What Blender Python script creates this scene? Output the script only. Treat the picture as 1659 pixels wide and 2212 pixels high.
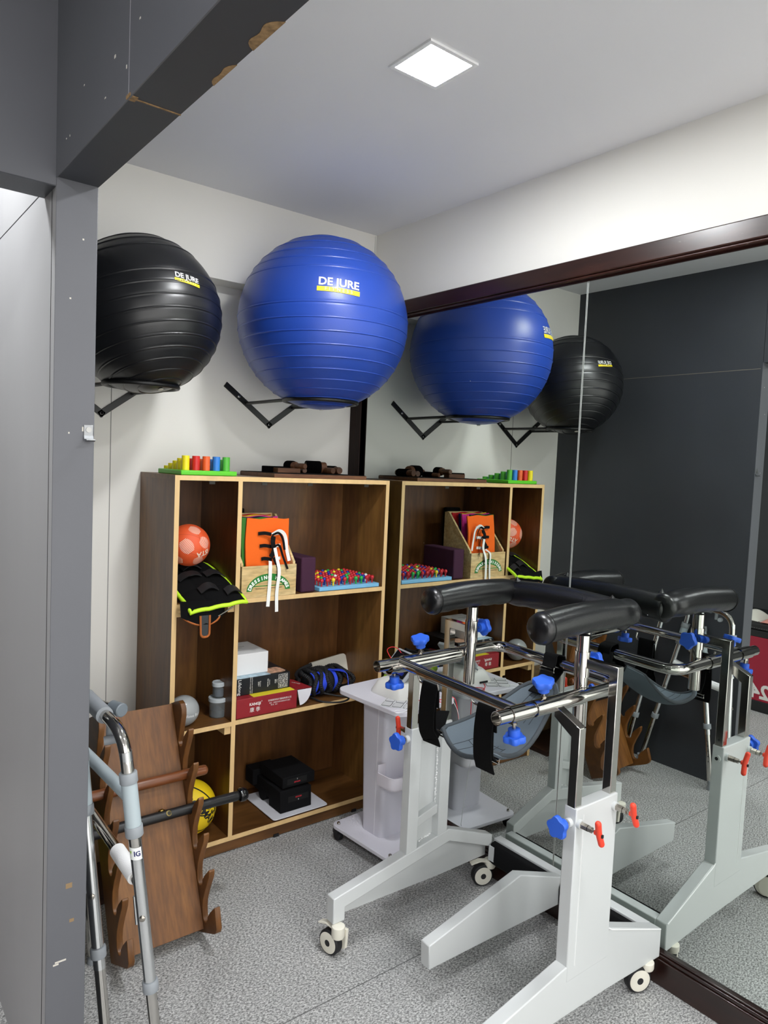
import bpy, bmesh, math, random
from mathutils import Vector, Matrix
PI = math.pi
SC = bpy.context.scene
COL = SC.collection
for _o in list(bpy.data.objects):
    bpy.data.objects.remove(_o)

# ------------------------------------------------------------------ camera
def camera():
    yaw, pitch, roll = math.radians(38.26408), math.radians(-3.72306), math.radians(2.49182)
    fwd = Vector((math.sin(yaw)*math.cos(pitch), math.cos(yaw)*math.cos(pitch), math.sin(pitch)))
    r = Vector((math.cos(yaw), -math.sin(yaw), 0)); u = r.cross(fwd)
    r2 = math.cos(roll)*r + math.sin(roll)*u
    u2 = -math.sin(roll)*r + math.cos(roll)*u
    c = bpy.data.cameras.new('camera'); o = bpy.data.objects.new('camera', c); COL.objects.link(o)
    m = Matrix((r2, u2, -fwd)).transposed().to_4x4()
    m.translation = Vector((-2.06692, -2.90200, 1.56988))
    o.matrix_world = m
    c.sensor_fit = 'VERTICAL'; c.sensor_height = 36; c.sensor_width = 27
    c.lens = 1562.95/2212*36
    c.clip_start = 0.02
    SC.camera = o
camera()

# ------------------------------------------------------------------ world, exposure, lamp strengths
WORLD_FILL = 2.5            # added fill: world brightness entering where the front wall is left out
LAMP = 250          # radiance of every square ceiling panel
w = bpy.data.worlds.new('world'); SC.world = w; w.use_nodes = True
w.node_tree.nodes['Background'].inputs[0].default_value = (1.0, 0.985, 0.96, 1)
w.node_tree.nodes['Background'].inputs[1].default_value = WORLD_FILL
SC.view_settings.view_transform = 'Standard'
SC.view_settings.look = 'None'
SC.view_settings.gamma = 1
SC.view_settings.use_curve_mapping = False
SC.view_settings.exposure = 0.16
SC.cycles.max_bounces = 10
SC.cycles.diffuse_bounces = 5
SC.cycles.glossy_bounces = 6
SC.cycles.transmission_bounces = 8
SC.cycles.sample_clamp_indirect = 6
SC.cycles.use_denoising = True

# ------------------------------------------------------------------ materials
def lin(c):
    if isinstance(c, str):
        c = [int(c[i:i+2], 16)/255 for i in (0, 2, 4)]
    return tuple((x/12.92 if x <= .04045 else ((x+.055)/1.055)**2.4) for x in c) + (1,)
MATS = {}
def mat(name, col, rough=.5, metal=0, spec=.5, emit=0, coat=0, bump=0, bscale=200, var=0, vscale=(8,8,8), trans=0, alpha=1, sheen=0):
    if name in MATS: return MATS[name]
    m = bpy.data.materials.new(name); m.use_nodes = True; MATS[name] = m
    nt = m.node_tree; b = nt.nodes['Principled BSDF']; L = nt.links
    c = lin(col)
    b.inputs['Base Color'].default_value = c
    b.inputs['Roughness'].default_value = rough
    b.inputs['Metallic'].default_value = metal
    b.inputs['Specular IOR Level'].default_value = spec
    b.inputs['Coat Weight'].default_value = coat
    b.inputs['Transmission Weight'].default_value = trans
    b.inputs['Sheen Weight'].default_value = sheen
    if emit:
        b.inputs['Emission Color'].default_value = c; b.inputs['Emission Strength'].default_value = emit
    tc = nt.nodes.new('ShaderNodeTexCoord')
    if var:
        mp = nt.nodes.new('ShaderNodeMapping'); mp.inputs['Scale'].default_value = vscale
        L.new(tc.outputs['Object'], mp.inputs['Vector'])
        n = nt.nodes.new('ShaderNodeTexNoise'); n.inputs['Scale'].default_value = 1; n.inputs['Detail'].default_value = 5
        L.new(mp.outputs[0], n.inputs['Vector'])
        r = nt.nodes.new('ShaderNodeValToRGB')
        r.color_ramp.elements[0].position = .3; r.color_ramp.elements[1].position = .7
        r.color_ramp.elements[0].color = tuple(x*(1-var) for x in c[:3])+(1,)
        r.color_ramp.elements[1].color = tuple(min(1, x*(1+var)) for x in c[:3])+(1,)
        L.new(n.outputs['Fac'], r.inputs['Fac']); L.new(r.outputs['Color'], b.inputs['Base Color'])
    if bump:
        n = nt.nodes.new('ShaderNodeTexNoise'); n.inputs['Scale'].default_value = bscale; n.inputs['Detail'].default_value = 3
        L.new(tc.outputs['Object'], n.inputs['Vector'])
        bp = nt.nodes.new('ShaderNodeBump'); bp.inputs['Strength'].default_value = bump; bp.inputs['Distance'].default_value = .002
        L.new(n.outputs['Fac'], bp.inputs['Height']); L.new(bp.outputs['Normal'], b.inputs['Normal'])
    return m

def wood(name, c1, c2, c3, scale=(14, 14, 1.2), rough=.4, coat=0, fine=1.0):
    if name in MATS: return MATS[name]
    m = bpy.data.materials.new(name); m.use_nodes = True; MATS[name] = m
    nt = m.node_tree; b = nt.nodes['Principled BSDF']; L = nt.links; N = nt.nodes.new
    tc = N('ShaderNodeTexCoord'); mp = N('ShaderNodeMapping'); mp.inputs['Scale'].default_value = scale
    L.new(tc.outputs['Object'], mp.inputs['Vector'])
    n1 = N('ShaderNodeTexNoise'); n1.inputs['Scale'].default_value = .45; n1.inputs['Detail'].default_value = 4; n1.inputs['Distortion'].default_value = 1.2
    n2 = N('ShaderNodeTexNoise'); n2.inputs['Scale'].default_value = 7; n2.inputs['Detail'].default_value = 6
    for n in (n1, n2): L.new(mp.outputs[0], n.inputs['Vector'])
    r = N('ShaderNodeValToRGB'); e = r.color_ramp.elements
    e[0].position = .3; e[0].color = lin(c1); e[1].position = .72; e[1].color = lin(c3)
    k = e.new(.5); k.color = lin(c2)
    L.new(n1.outputs['Fac'], r.inputs['Fac'])
    mx = N('ShaderNodeMix'); mx.data_type = 'RGBA'; mx.blend_type = 'MULTIPLY'; mx.inputs['Factor'].default_value = .55*fine
    r2 = N('ShaderNodeValToRGB'); r2.color_ramp.elements[0].position = .35; r2.color_ramp.elements[0].color = (.45,.42,.38,1)
    r2.color_ramp.elements[1].position = .62; r2.color_ramp.elements[1].color = (1,1,1,1)
    L.new(n2.outputs['Fac'], r2.inputs['Fac'])
    L.new(r.outputs[0], mx.inputs['A']); L.new(r2.outputs[0], mx.inputs['B'])
    L.new(mx.outputs['Result'], b.inputs['Base Color'])
    b.inputs['Roughness'].default_value = rough; b.inputs['Coat Weight'].default_value = coat; b.inputs['Coat Roughness'].default_value = .15
    return m

def floor_material():
    m = bpy.data.materials.new('speckled_vinyl'); m.use_nodes = True
    nt = m.node_tree; b = nt.nodes['Principled BSDF']; L = nt.links; N = nt.nodes.new
    tc = N('ShaderNodeTexCoord')
    mp = N('ShaderNodeMapping'); mp.inputs['Scale'].default_value = (1, 1.5, 1); mp.inputs['Rotation'].default_value = (0,0,.5)
    L.new(tc.outputs['Object'], mp.inputs['Vector'])
    n1 = N('ShaderNodeTexNoise'); n1.inputs['Scale'].default_value = 125; n1.inputs['Detail'].default_value = 6; n1.inputs['Roughness'].default_value = .8
    L.new(mp.outputs[0], n1.inputs['Vector'])
    r = N('ShaderNodeValToRGB'); e = r.color_ramp.elements
    e[0].position = .37; e[0].color = lin('474747'); e[1].position = .59; e[1].color = lin('dcdcda')
    k = e.new(.47); k.color = lin('8f8f8e'); k2 = e.new(.53); k2.color = lin('bebebd')
    L.new(n1.outputs['Fac'], r.inputs['Fac'])
    n2 = N('ShaderNodeTexNoise'); n2.inputs['Scale'].default_value = 3; n2.inputs['Detail'].default_value = 2
    L.new(tc.outputs['Object'], n2.inputs['Vector'])
    r2 = N('ShaderNodeValToRGB'); r2.color_ramp.elements[0].position=.3; r2.color_ramp.elements[0].color=(.88,.88,.88,1); r2.color_ramp.elements[1].position=.7; r2.color_ramp.elements[1].color=(1,1,1,1)
    L.new(n2.outputs['Fac'], r2.inputs['Fac'])
    mx = N('ShaderNodeMix'); mx.data_type='RGBA'; mx.blend_type='MULTIPLY'; mx.inputs['Factor'].default_value=1
    L.new(r.outputs[0], mx.inputs['A']); L.new(r2.outputs[0], mx.inputs['B'])
    # welded sheet joints, one every 1.85 m
    sp = N('ShaderNodeSeparateXYZ'); L.new(tc.outputs['Object'], sp.inputs[0])
    ad = N('ShaderNodeMath'); ad.operation = 'ADD'; ad.inputs[1].default_value = 1.255; L.new(sp.outputs['Y'], ad.inputs[0])
    md = N('ShaderNodeMath'); md.operation = 'PINGPONG'; md.inputs[1].default_value = .925; L.new(ad.outputs[0], md.inputs[0])
    lt = N('ShaderNodeMath'); lt.operation = 'LESS_THAN'; lt.inputs[1].default_value = .0016; L.new(md.outputs[0], lt.inputs[0])
    mj = N('ShaderNodeMix'); mj.data_type='RGBA'; mj.inputs['B'].default_value = lin('5c5c5c')
    L.new(lt.outputs[0], mj.inputs['Factor']); L.new(mx.outputs['Result'], mj.inputs['A'])
    L.new(mj.outputs['Result'], b.inputs['Base Color'])
    b.inputs['Roughness'].default_value = .55; b.inputs['Specular IOR Level'].default_value = .35
    return m

# ------------------------------------------------------------------ mesh builder
ORG = {}
class MB:
    def __init__(s): s.v = []; s.f = []; s.mi = []; s.cur = 0
    def add(s, vs, fs):
        k = len(s.v); s.v += [tuple(p) for p in vs]
        for f in fs: s.f.append(tuple(i+k for i in f)); s.mi.append(s.cur)
        return s
    def box(s, x0, x1, y0, y1, z0, z1):
        vs = [(x,y,z) for x in (x0,x1) for y in (y0,y1) for z in (z0,z1)]
        return s.add(vs, [(0,1,3,2),(4,6,7,5),(0,4,5,1),(2,3,7,6),(0,2,6,4),(1,5,7,3)])
    def obox(s, c, size, M=None):
        c = Vector(c); M = M or Matrix.Identity(3)
        vs = [c + M @ Vector((sx*size[0]/2, sy*size[1]/2, sz*size[2]/2)) for sx in (-1,1) for sy in (-1,1) for sz in (-1,1)]
        return s.add(vs, [(0,1,3,2),(4,6,7,5),(0,4,5,1),(2,3,7,6),(0,2,6,4),(1,5,7,3)])
    def lathe(s, prof, o, axis=(0,0,1), seg=24, capa=True, capb=True):
        o = Vector(o); a = Vector(axis).normalized()
        t = Vector((1,0,0)) if abs(a.x) < .9 else Vector((0,1,0))
        e1 = a.cross(t).normalized(); e2 = a.cross(e1)
        vs = []; fs = []; n = len(prof)
        for r, h in prof:
            for k in range(seg):
                q = 2*PI*k/seg
                vs.append(o + a*h + (e1*math.cos(q) + e2*math.sin(q))*max(r, 1e-5))
        for i in range(n-1):
            for k in range(seg):
                k2 = (k+1) % seg
                fs.append((i*seg+k, i*seg+k2, (i+1)*seg+k2, (i+1)*seg+k))
        if capa: fs.append(tuple(range(seg))[::-1])
        if capb: fs.append(tuple((n-1)*seg+k for k in range(seg)))
        return s.add(vs, fs)
    def cyl(s, p0, p1, r, seg=20, r2=None, cap=True):
        p0, p1 = Vector(p0), Vector(p1); L = (p1-p0).length
        return s.lathe([(r, 0), (r if r2 is None else r2, L)], p0, p1-p0, seg, cap, cap)
    def pipe(s, p0, p1, r, wall=.0015, seg=22):
        p0, p1 = Vector(p0), Vector(p1); L = (p1-p0).length
        return s.lathe([(r-wall, .03), (r-wall, 0), (r, 0), (r, L), (r-wall, L), (r-wall, L-.03)], p0, p1-p0, seg, True, True)
    def sphere(s, c, r, seg=24, rings=14, scale=(1,1,1)):
        c = Vector(c); vs = [c+Vector((0,0,r*scale[2]))]; fs = []
        for i in range(1, rings):
            a = PI*i/rings
            for k in range(seg):
                b = 2*PI*k/seg
                vs.append(c + Vector((r*scale[0]*math.sin(a)*math.cos(b), r*scale[1]*math.sin(a)*math.sin(b), r*scale[2]*math.cos(a))))
        vs.append(c-Vector((0,0,r*scale[2])))
        for k in range(seg): fs.append((0, 1+k, 1+(k+1)%seg))
        for i in range(rings-2):
            for k in range(seg):
                a, b = 1+i*seg+k, 1+i*seg+(k+1)%seg
                fs.append((a, a+seg, b+seg, b))
        e = len(vs)-1; q = 1+(rings-2)*seg
        for k in range(seg): fs.append((e, q+(k+1)%seg, q+k))
        return s.add(vs, fs)
    def prism(s, loop, ext):
        ext = Vector(ext); n = len(loop); a = [Vector(p) for p in loop]; b = [p+ext for p in a]
        fs = [tuple(range(n))[::-1], tuple(range(n, 2*n))]
        for i in range(n): j = (i+1) % n; fs.append((i, j, n+j, n+i))
        return s.add(a+b, fs)
    def sweep(s, pts, section, closed=False, up=None):
        """section: list of (a,b) offsets, swept along pts with parallel transport"""
        pts = [Vector(p) for p in pts]; n = len(pts); vs = []; fs = []; m = len(section)
        def tang(i):
            if closed: return (pts[(i+1)%n]-pts[i-1]).normalized()
            return (pts[min(i+1,n-1)]-pts[max(i-1,0)]).normalized()
        t0 = tang(0)
        ref = Vector(up) if up else (Vector((0,0,1)) if abs(t0.z) < .9 else Vector((1,0,0)))
        e1 = (ref - t0*ref.dot(t0)).normalized()
        for i in range(n):
            t = tang(i)
            e1 = e1 - t*e1.dot(t)
            if e1.length < 1e-6: e1 = t.orthogonal()
            e1.normalize(); e2 = t.cross(e1)
            for a, b in section: vs.append(pts[i] + e1*a + e2*b)
        for i in range(n if closed else n-1):
            j = (i+1) % n
            for k in range(m):
                k2 = (k+1) % m
                fs.append((i*m+k, i*m+k2, j*m+k2, j*m+k))
        if not closed:
            fs.append(tuple(range(m))[::-1]); fs.append(tuple((n-1)*m+k for k in range(m)))
        return s.add(vs, fs)
    def tube(s, pts, r, seg=14, closed=False):
        return s.sweep(pts, [(r*math.cos(2*PI*k/seg), r*math.sin(2*PI*k/seg)) for k in range(seg)], closed)
    def ribtube(s, pts, r, seg=10):
        """closed braided tube: the radius swells and shrinks along the path"""
        pts = [Vector(p) for p in pts]; n = len(pts); k0 = len(s.v)
        s.tube(pts, r, seg, True)
        for i in range(n):
            k = 1.0 if i % 2 else .80
            for j in range(seg):
                q = k0+i*seg+j; s.v[q] = tuple(pts[i]+(Vector(s.v[q])-pts[i])*k)
        return s
    def strap(s, pts, wid, th, up):
        """flat ribbon: width along the direction closest to up"""
        return s.sweep(pts, [(-wid/2,-th/2),(wid/2,-th/2),(wid/2,th/2),(-wid/2,th/2)], False, up)
    def grid(s, fn, nu, nv, th=0):
        P = [[Vector(fn(i/nu, j/nv)) for j in range(nv+1)] for i in range(nu+1)]
        W = nv+1
        def nrm(i, j):
            a = P[min(i+1,nu)][j]-P[max(i-1,0)][j]; b = P[i][min(j+1,nv)]-P[i][max(j-1,0)]
            c = a.cross(b); return c.normalized() if c.length > 1e-12 else Vector((0,0,1))
        top = [P[i][j] for i in range(nu+1) for j in range(W)]
        F = [(i*W+j, (i+1)*W+j, (i+1)*W+j+1, i*W+j+1) for i in range(nu) for j in range(nv)]
        if not th: return s.add(top, F)
        bot = [P[i][j]-nrm(i,j)*th for i in range(nu+1) for j in range(W)]
        K = len(top)
        F2 = [tuple(x+K for x in f[::-1]) for f in F]
        edge = [(i,0) for i in range(nu)]+[(nu,j) for j in range(nv)]+[(i,nv) for i in range(nu,0,-1)]+[(0,j) for j in range(nv,0,-1)]
        ids = [i*W+j for i,j in edge]; E = []
        for q in range(len(ids)):
            a, b = ids[q], ids[(q+1)%len(ids)]
            E.append((a, a+K, b+K, b))
        return s.add(top+bot, F+F2+E)
    def rbox(s, x0, x1, y0, y1, z0, z1, r, seg=6, M=None, c=None):
        """box with rounded vertical corners"""
        lp = []
        for cx, cy, a0 in ((x1-r,y1-r,0),(x0+r,y1-r,90),(x0+r,y0+r,180),(x1-r,y0+r,270)):
            for k in range(seg+1):
                a = math.radians(a0+90*k/seg); lp.append(Vector((cx+r*math.cos(a), cy+r*math.sin(a), z0)))
        return s.prism(lp, (0,0,z1-z0))
    def xf(s, M):
        s.v = [tuple(M @ Vector(p)) for p in s.v]; return s
    def obj(s, name, mats, parent=None, bevel=0, org=None, smooth=True, ang=38, bseg=2):
        me = bpy.data.meshes.new(name)
        o0 = Vector(org) if org is not None else (ORG.get(parent.name, Vector((0,0,0))) if parent else Vector((0,0,0)))
        me.from_pydata([tuple(Vector(p)-o0) for p in s.v], [], s.f)
        bm = bmesh.new(); bm.from_mesh(me)
        bmesh.ops.recalc_face_normals(bm, faces=bm.faces); bm.to_mesh(me); bm.free()
        if not isinstance(mats, (list, tuple)): mats = [mats]
        for m in mats: me.materials.append(m)
        if len(mats) > 1: me.polygons.foreach_set('material_index', s.mi)
        if smooth:
            me.polygons.foreach_set('use_smooth', [True]*len(me.polygons)); me.set_sharp_from_angle(angle=math.radians(ang))
        o = bpy.data.objects.new(name, me); COL.objects.link(o)
        if parent: o.parent = parent
        else: o.location = o0
        ORG[o.name] = o0
        if bevel:
            b = o.modifiers.new('bevel', 'BEVEL'); b.width = bevel; b.segments = bseg; b.limit_method = 'ANGLE'; b.angle_limit = math.radians(40)
        return o

def fillet(pts, r, seg=7):
    pts = [Vector(p) for p in pts]; out = [pts[0]]
    for i in range(1, len(pts)-1):
        p = pts[i]; a = (pts[i-1]-p); b = (pts[i+1]-p); ra = min(r, a.length*.48, b.length*.48)
        q0 = p+a.normalized()*ra; q1 = p+b.normalized()*ra
        for k in range(seg+1):
            t = k/seg; out.append(q0*(1-t)**2 + p*2*t*(1-t) + q1*t*t)
    out.append(pts[-1]); return out
def curve(pts, n=10):
    """Catmull-Rom through pts"""
    P = [Vector(p) for p in pts]; P = [P[0]*2-P[1]]+P+[P[-1]*2-P[-2]]; out = []
    for i in range(1, len(P)-2):
        a, b, c, d = P[i-1:i+3]
        for k in range(n):
            t = k/n; out.append(.5*((2*b)+(c-a)*t+(2*a-5*b+4*c-d)*t*t+(3*b-a-3*c+d)*t**3))
    out.append(P[-2]); return out

def thing(name, label, cat, loc, group=None, kind=None):
    o = bpy.data.objects.new(name, None); COL.objects.link(o); o.empty_display_size = .05
    o.location = loc; ORG[o.name] = Vector(loc); o['label'] = label; o['category'] = cat
    if group: o['group'] = group
    if kind: o['kind'] = kind
    return o
def tag(o, label, cat, group=None):
    o['label'] = label; o['category'] = cat
    if group: o['group'] = group
    return o
def struct(o): o['kind'] = 'structure'; return o

def text_verts(body, size, align='CENTER', shear=0, bold=0, spacing=1.0):
    c = bpy.data.curves.new('txt', 'FONT'); c.body = body; c.size = size; c.align_x = align; c.align_y = 'CENTER'
    c.shear = shear; c.offset = bold; c.space_character = spacing; c.resolution_u = 3
    o = bpy.data.objects.new('txt', c); COL.objects.link(o)
    bpy.context.view_layer.update()
    me = bpy.data.meshes.new_from_object(o.evaluated_get(bpy.context.evaluated_depsgraph_get()))
    vs = [v.co.copy() for v in me.vertices]; fs = [tuple(p.vertices) for p in me.polygons]
    bpy.data.objects.remove(o); bpy.data.curves.remove(c); bpy.data.meshes.remove(me)
    return vs, fs
def text_flat(mb, body, size, o, ex, ey, off=.0006, **k):
    vs, fs = text_verts(body, size, **k); o = Vector(o); ex = Vector(ex).normalized(); ey = Vector(ey).normalized(); n = ex.cross(ey)
    mb.add([o+ex*v.x+ey*v.y+n*off for v in vs], fs); return mb
def text_ball(mb, body, size, c, R, az, el, rot=0, off=.0015, oy=0, **k):
    """az measured from -y towards +x, el upwards, degrees"""
    vs, fs = text_verts(body, size, **k)
    mb.add([on_ball(v.x, v.y+oy, c, R+off, az, el, rot) for v in vs], fs); return mb
def on_ball(x, y, c, R, az, el, rot=0):
    q = math.radians(rot); x, y = x*math.cos(q)-y*math.sin(q), x*math.sin(q)+y*math.cos(q)
    a = math.radians(az); e = math.radians(el)
    n = Vector((math.sin(a)*math.cos(e), -math.cos(a)*math.cos(e), math.sin(e)))
    ex = Vector((math.cos(a), math.sin(a), 0)); ey = ex.cross(n)*-1
    if ey.z < 0: ey = -ey
    h = math.hypot(x, y); t = h/R
    d = n if h < 1e-9 else n*math.cos(t) + (ex*x + ey*y)*(math.sin(t)/h)
    return Vector(c)+d*R
def place_loc(o, p): ORG[o.name] = Vector(p)
def copy_tree(o, delta):
    c = o.copy(); COL.objects.link(c); c.location = Vector(o.location)+Vector(delta)
    for ch in list(o.children):
        d = ch.copy(); COL.objects.link(d); d.parent = c
        for g in ch.children:
            e = g.copy(); COL.objects.link(e); e.parent = d
    return c

# palette
M_WHITE_WALL = mat('wall_paint', 'edebe4', .75, spec=.25)
M_CEIL = mat('ceiling_paint', 'e6e6e8', .8, spec=.2)
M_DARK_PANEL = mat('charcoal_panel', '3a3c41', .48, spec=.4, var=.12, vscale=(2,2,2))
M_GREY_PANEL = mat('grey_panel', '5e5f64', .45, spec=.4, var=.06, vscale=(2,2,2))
M_LIGHT_PANEL = mat('satin_grey_panel', 'a3a3a4', .38, spec=.5, var=.05, vscale=(3,3,1))
M_FRAME = wood('dark_frame_wood', '180b08', '2a130d', '3a1d14', (6,1.2,6), .28, .4)
M_FRAMEM = wood('dark_frame_wood_matt', '140907', '20100b', '2c160f', (6,6,1.2), .6, 0)
M_FRAMEM.node_tree.nodes['Principled BSDF'].inputs['Specular IOR Level'].default_value = .2
M_SHELF = wood('brown_laminate', '4a2d14', '6b4523', '87602f', (7,7,1.1), .36)
M_SHELFH = wood('brown_laminate_flat', '4e3016', '6f4a25', '8b6434', (1.1,7,7), .36)
M_EDGE = mat('beech_edge', 'e0bd86', .5, var=.08, vscale=(30,30,4))
M_RACK = wood('walnut_board', '5c3613', '784b1c', '90602b', (16,2.2,2.2), .45, 0)
M_RACKV = wood('walnut_plate', '583412', '73481b', '8a5b2a', (14,3,3), .45, 0)
M_PINE = wood('pine', 'c9a468', 'e0c48d', 'ecd6a6', (3,16,16), .55)
M_ROLLER = wood('roller_wood', '4a2c18', '6d452a', '875c3c', (3,12,12), .5)
M_CHROME = mat('chrome', 'c6c3be', .09, metal=1)
M_STEEL = mat('brushed_steel', 'a8a39b', .24, metal=1)
M_ALU = mat('aluminium', 'd8dadb', .22, metal=1)
M_MIRROR = mat('mirror_silver', 'd6dcd8', 0, metal=1)
M_WHITE_METAL = mat('white_powder_coat', 'ced1d1', .38, spec=.45)
M_WHITE_PLASTIC = mat('white_plastic', 'e3e1ea', .4)
M_CREAM = mat('cream_plastic', 'e6e2d4', .45)
M_BLACK_STEEL = mat('black_steel', '0d0d0e', .4)
M_RUBBER = mat('black_rubber', '17171a', .6)
M_BLACK_LEATHER = mat('black_leather', '0b0b0d', .3, spec=.6, bump=.25, bscale=160)
M_BLACK_CLOTH = mat('black_cloth', '0a0a0b', .9, spec=.15, bump=.3, bscale=500)
M_BLACK_FOAM = mat('black_foam', '0c0c0e', .85, spec=.2)
M_BLUE_KNOB = mat('blue_plastic', '2a5fd0', .45)
M_RED_KNOB = mat('red_plastic', 'f0452c', .45)
M_GREY_CLOTH = mat('grey_neoprene', '5e6870', .85, spec=.2, bump=.3, bscale=600)
M_GREY_TRIM = mat('grey_binding', '3c4247', .8)
M_GREY_PLASTIC = mat('grey_plastic', '8f9499', .5)
M_PALE_TUBE = mat('pale_blue_grey_tube', 'a9b5ba', .4)
M_WHITE_FOAM = mat('white_foam_grip', 'eeeeee', .9, spec=.1, bump=.3, bscale=400)

def scuffed_frame():
    m = M_FRAME.copy(); m.name = 'scuffed_frame_wood'; nt = m.node_tree; L = nt.links; N = nt.nodes.new; b = nt.nodes['Principled BSDF']
    tc = N('ShaderNodeTexCoord'); mp = N('ShaderNodeMapping'); mp.inputs['Scale'].default_value = (1,16,60); L.new(tc.outputs['Object'], mp.inputs['Vector'])
    n = N('ShaderNodeTexNoise'); n.inputs['Scale'].default_value = 1; n.inputs['Detail'].default_value = 6; n.inputs['Roughness'].default_value = .7; L.new(mp.outputs[0], n.inputs['Vector'])
    r = N('ShaderNodeValToRGB'); r.color_ramp.elements[0].position = .66; r.color_ramp.elements[0].color = (0,0,0,1); r.color_ramp.elements[1].position = .74; r.color_ramp.elements[1].color = (.55,.55,.55,1)
    L.new(n.outputs['Fac'], r.inputs['Fac'])
    src = b.inputs['Base Color'].links[0].from_socket
    mx = N('ShaderNodeMix'); mx.data_type = 'RGBA'; mx.inputs['B'].default_value = lin('8d8078')
    L.new(r.outputs[0], mx.inputs['Factor']); L.new(src, mx.inputs['A']); L.new(mx.outputs['Result'], b.inputs['Base Color'])
    return m
M_FRAMES = scuffed_frame()
def speck_mirror():
    nt = M_MIRROR.node_tree; L = nt.links; N = nt.nodes.new; b = nt.nodes['Principled BSDF']; out = nt.nodes['Material Output']
    tc = N('ShaderNodeTexCoord'); v = N('ShaderNodeTexVoronoi'); v.inputs['Scale'].default_value = 6; L.new(tc.outputs['Object'], v.inputs['Vector'])
    lt = N('ShaderNodeMath'); lt.operation = 'LESS_THAN'; lt.inputs[1].default_value = .0085; L.new(v.outputs['Distance'], lt.inputs[0])
    d = N('ShaderNodeBsdfDiffuse'); d.inputs['Color'].default_value = lin('d0d4d4'); mx = N('ShaderNodeMixShader')
    L.new(lt.outputs[0], mx.inputs[0]); L.new(b.outputs[0], mx.inputs[1]); L.new(d.outputs[0], mx.inputs[2]); L.new(mx.outputs[0], out.inputs['Surface'])
speck_mirror()
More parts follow.
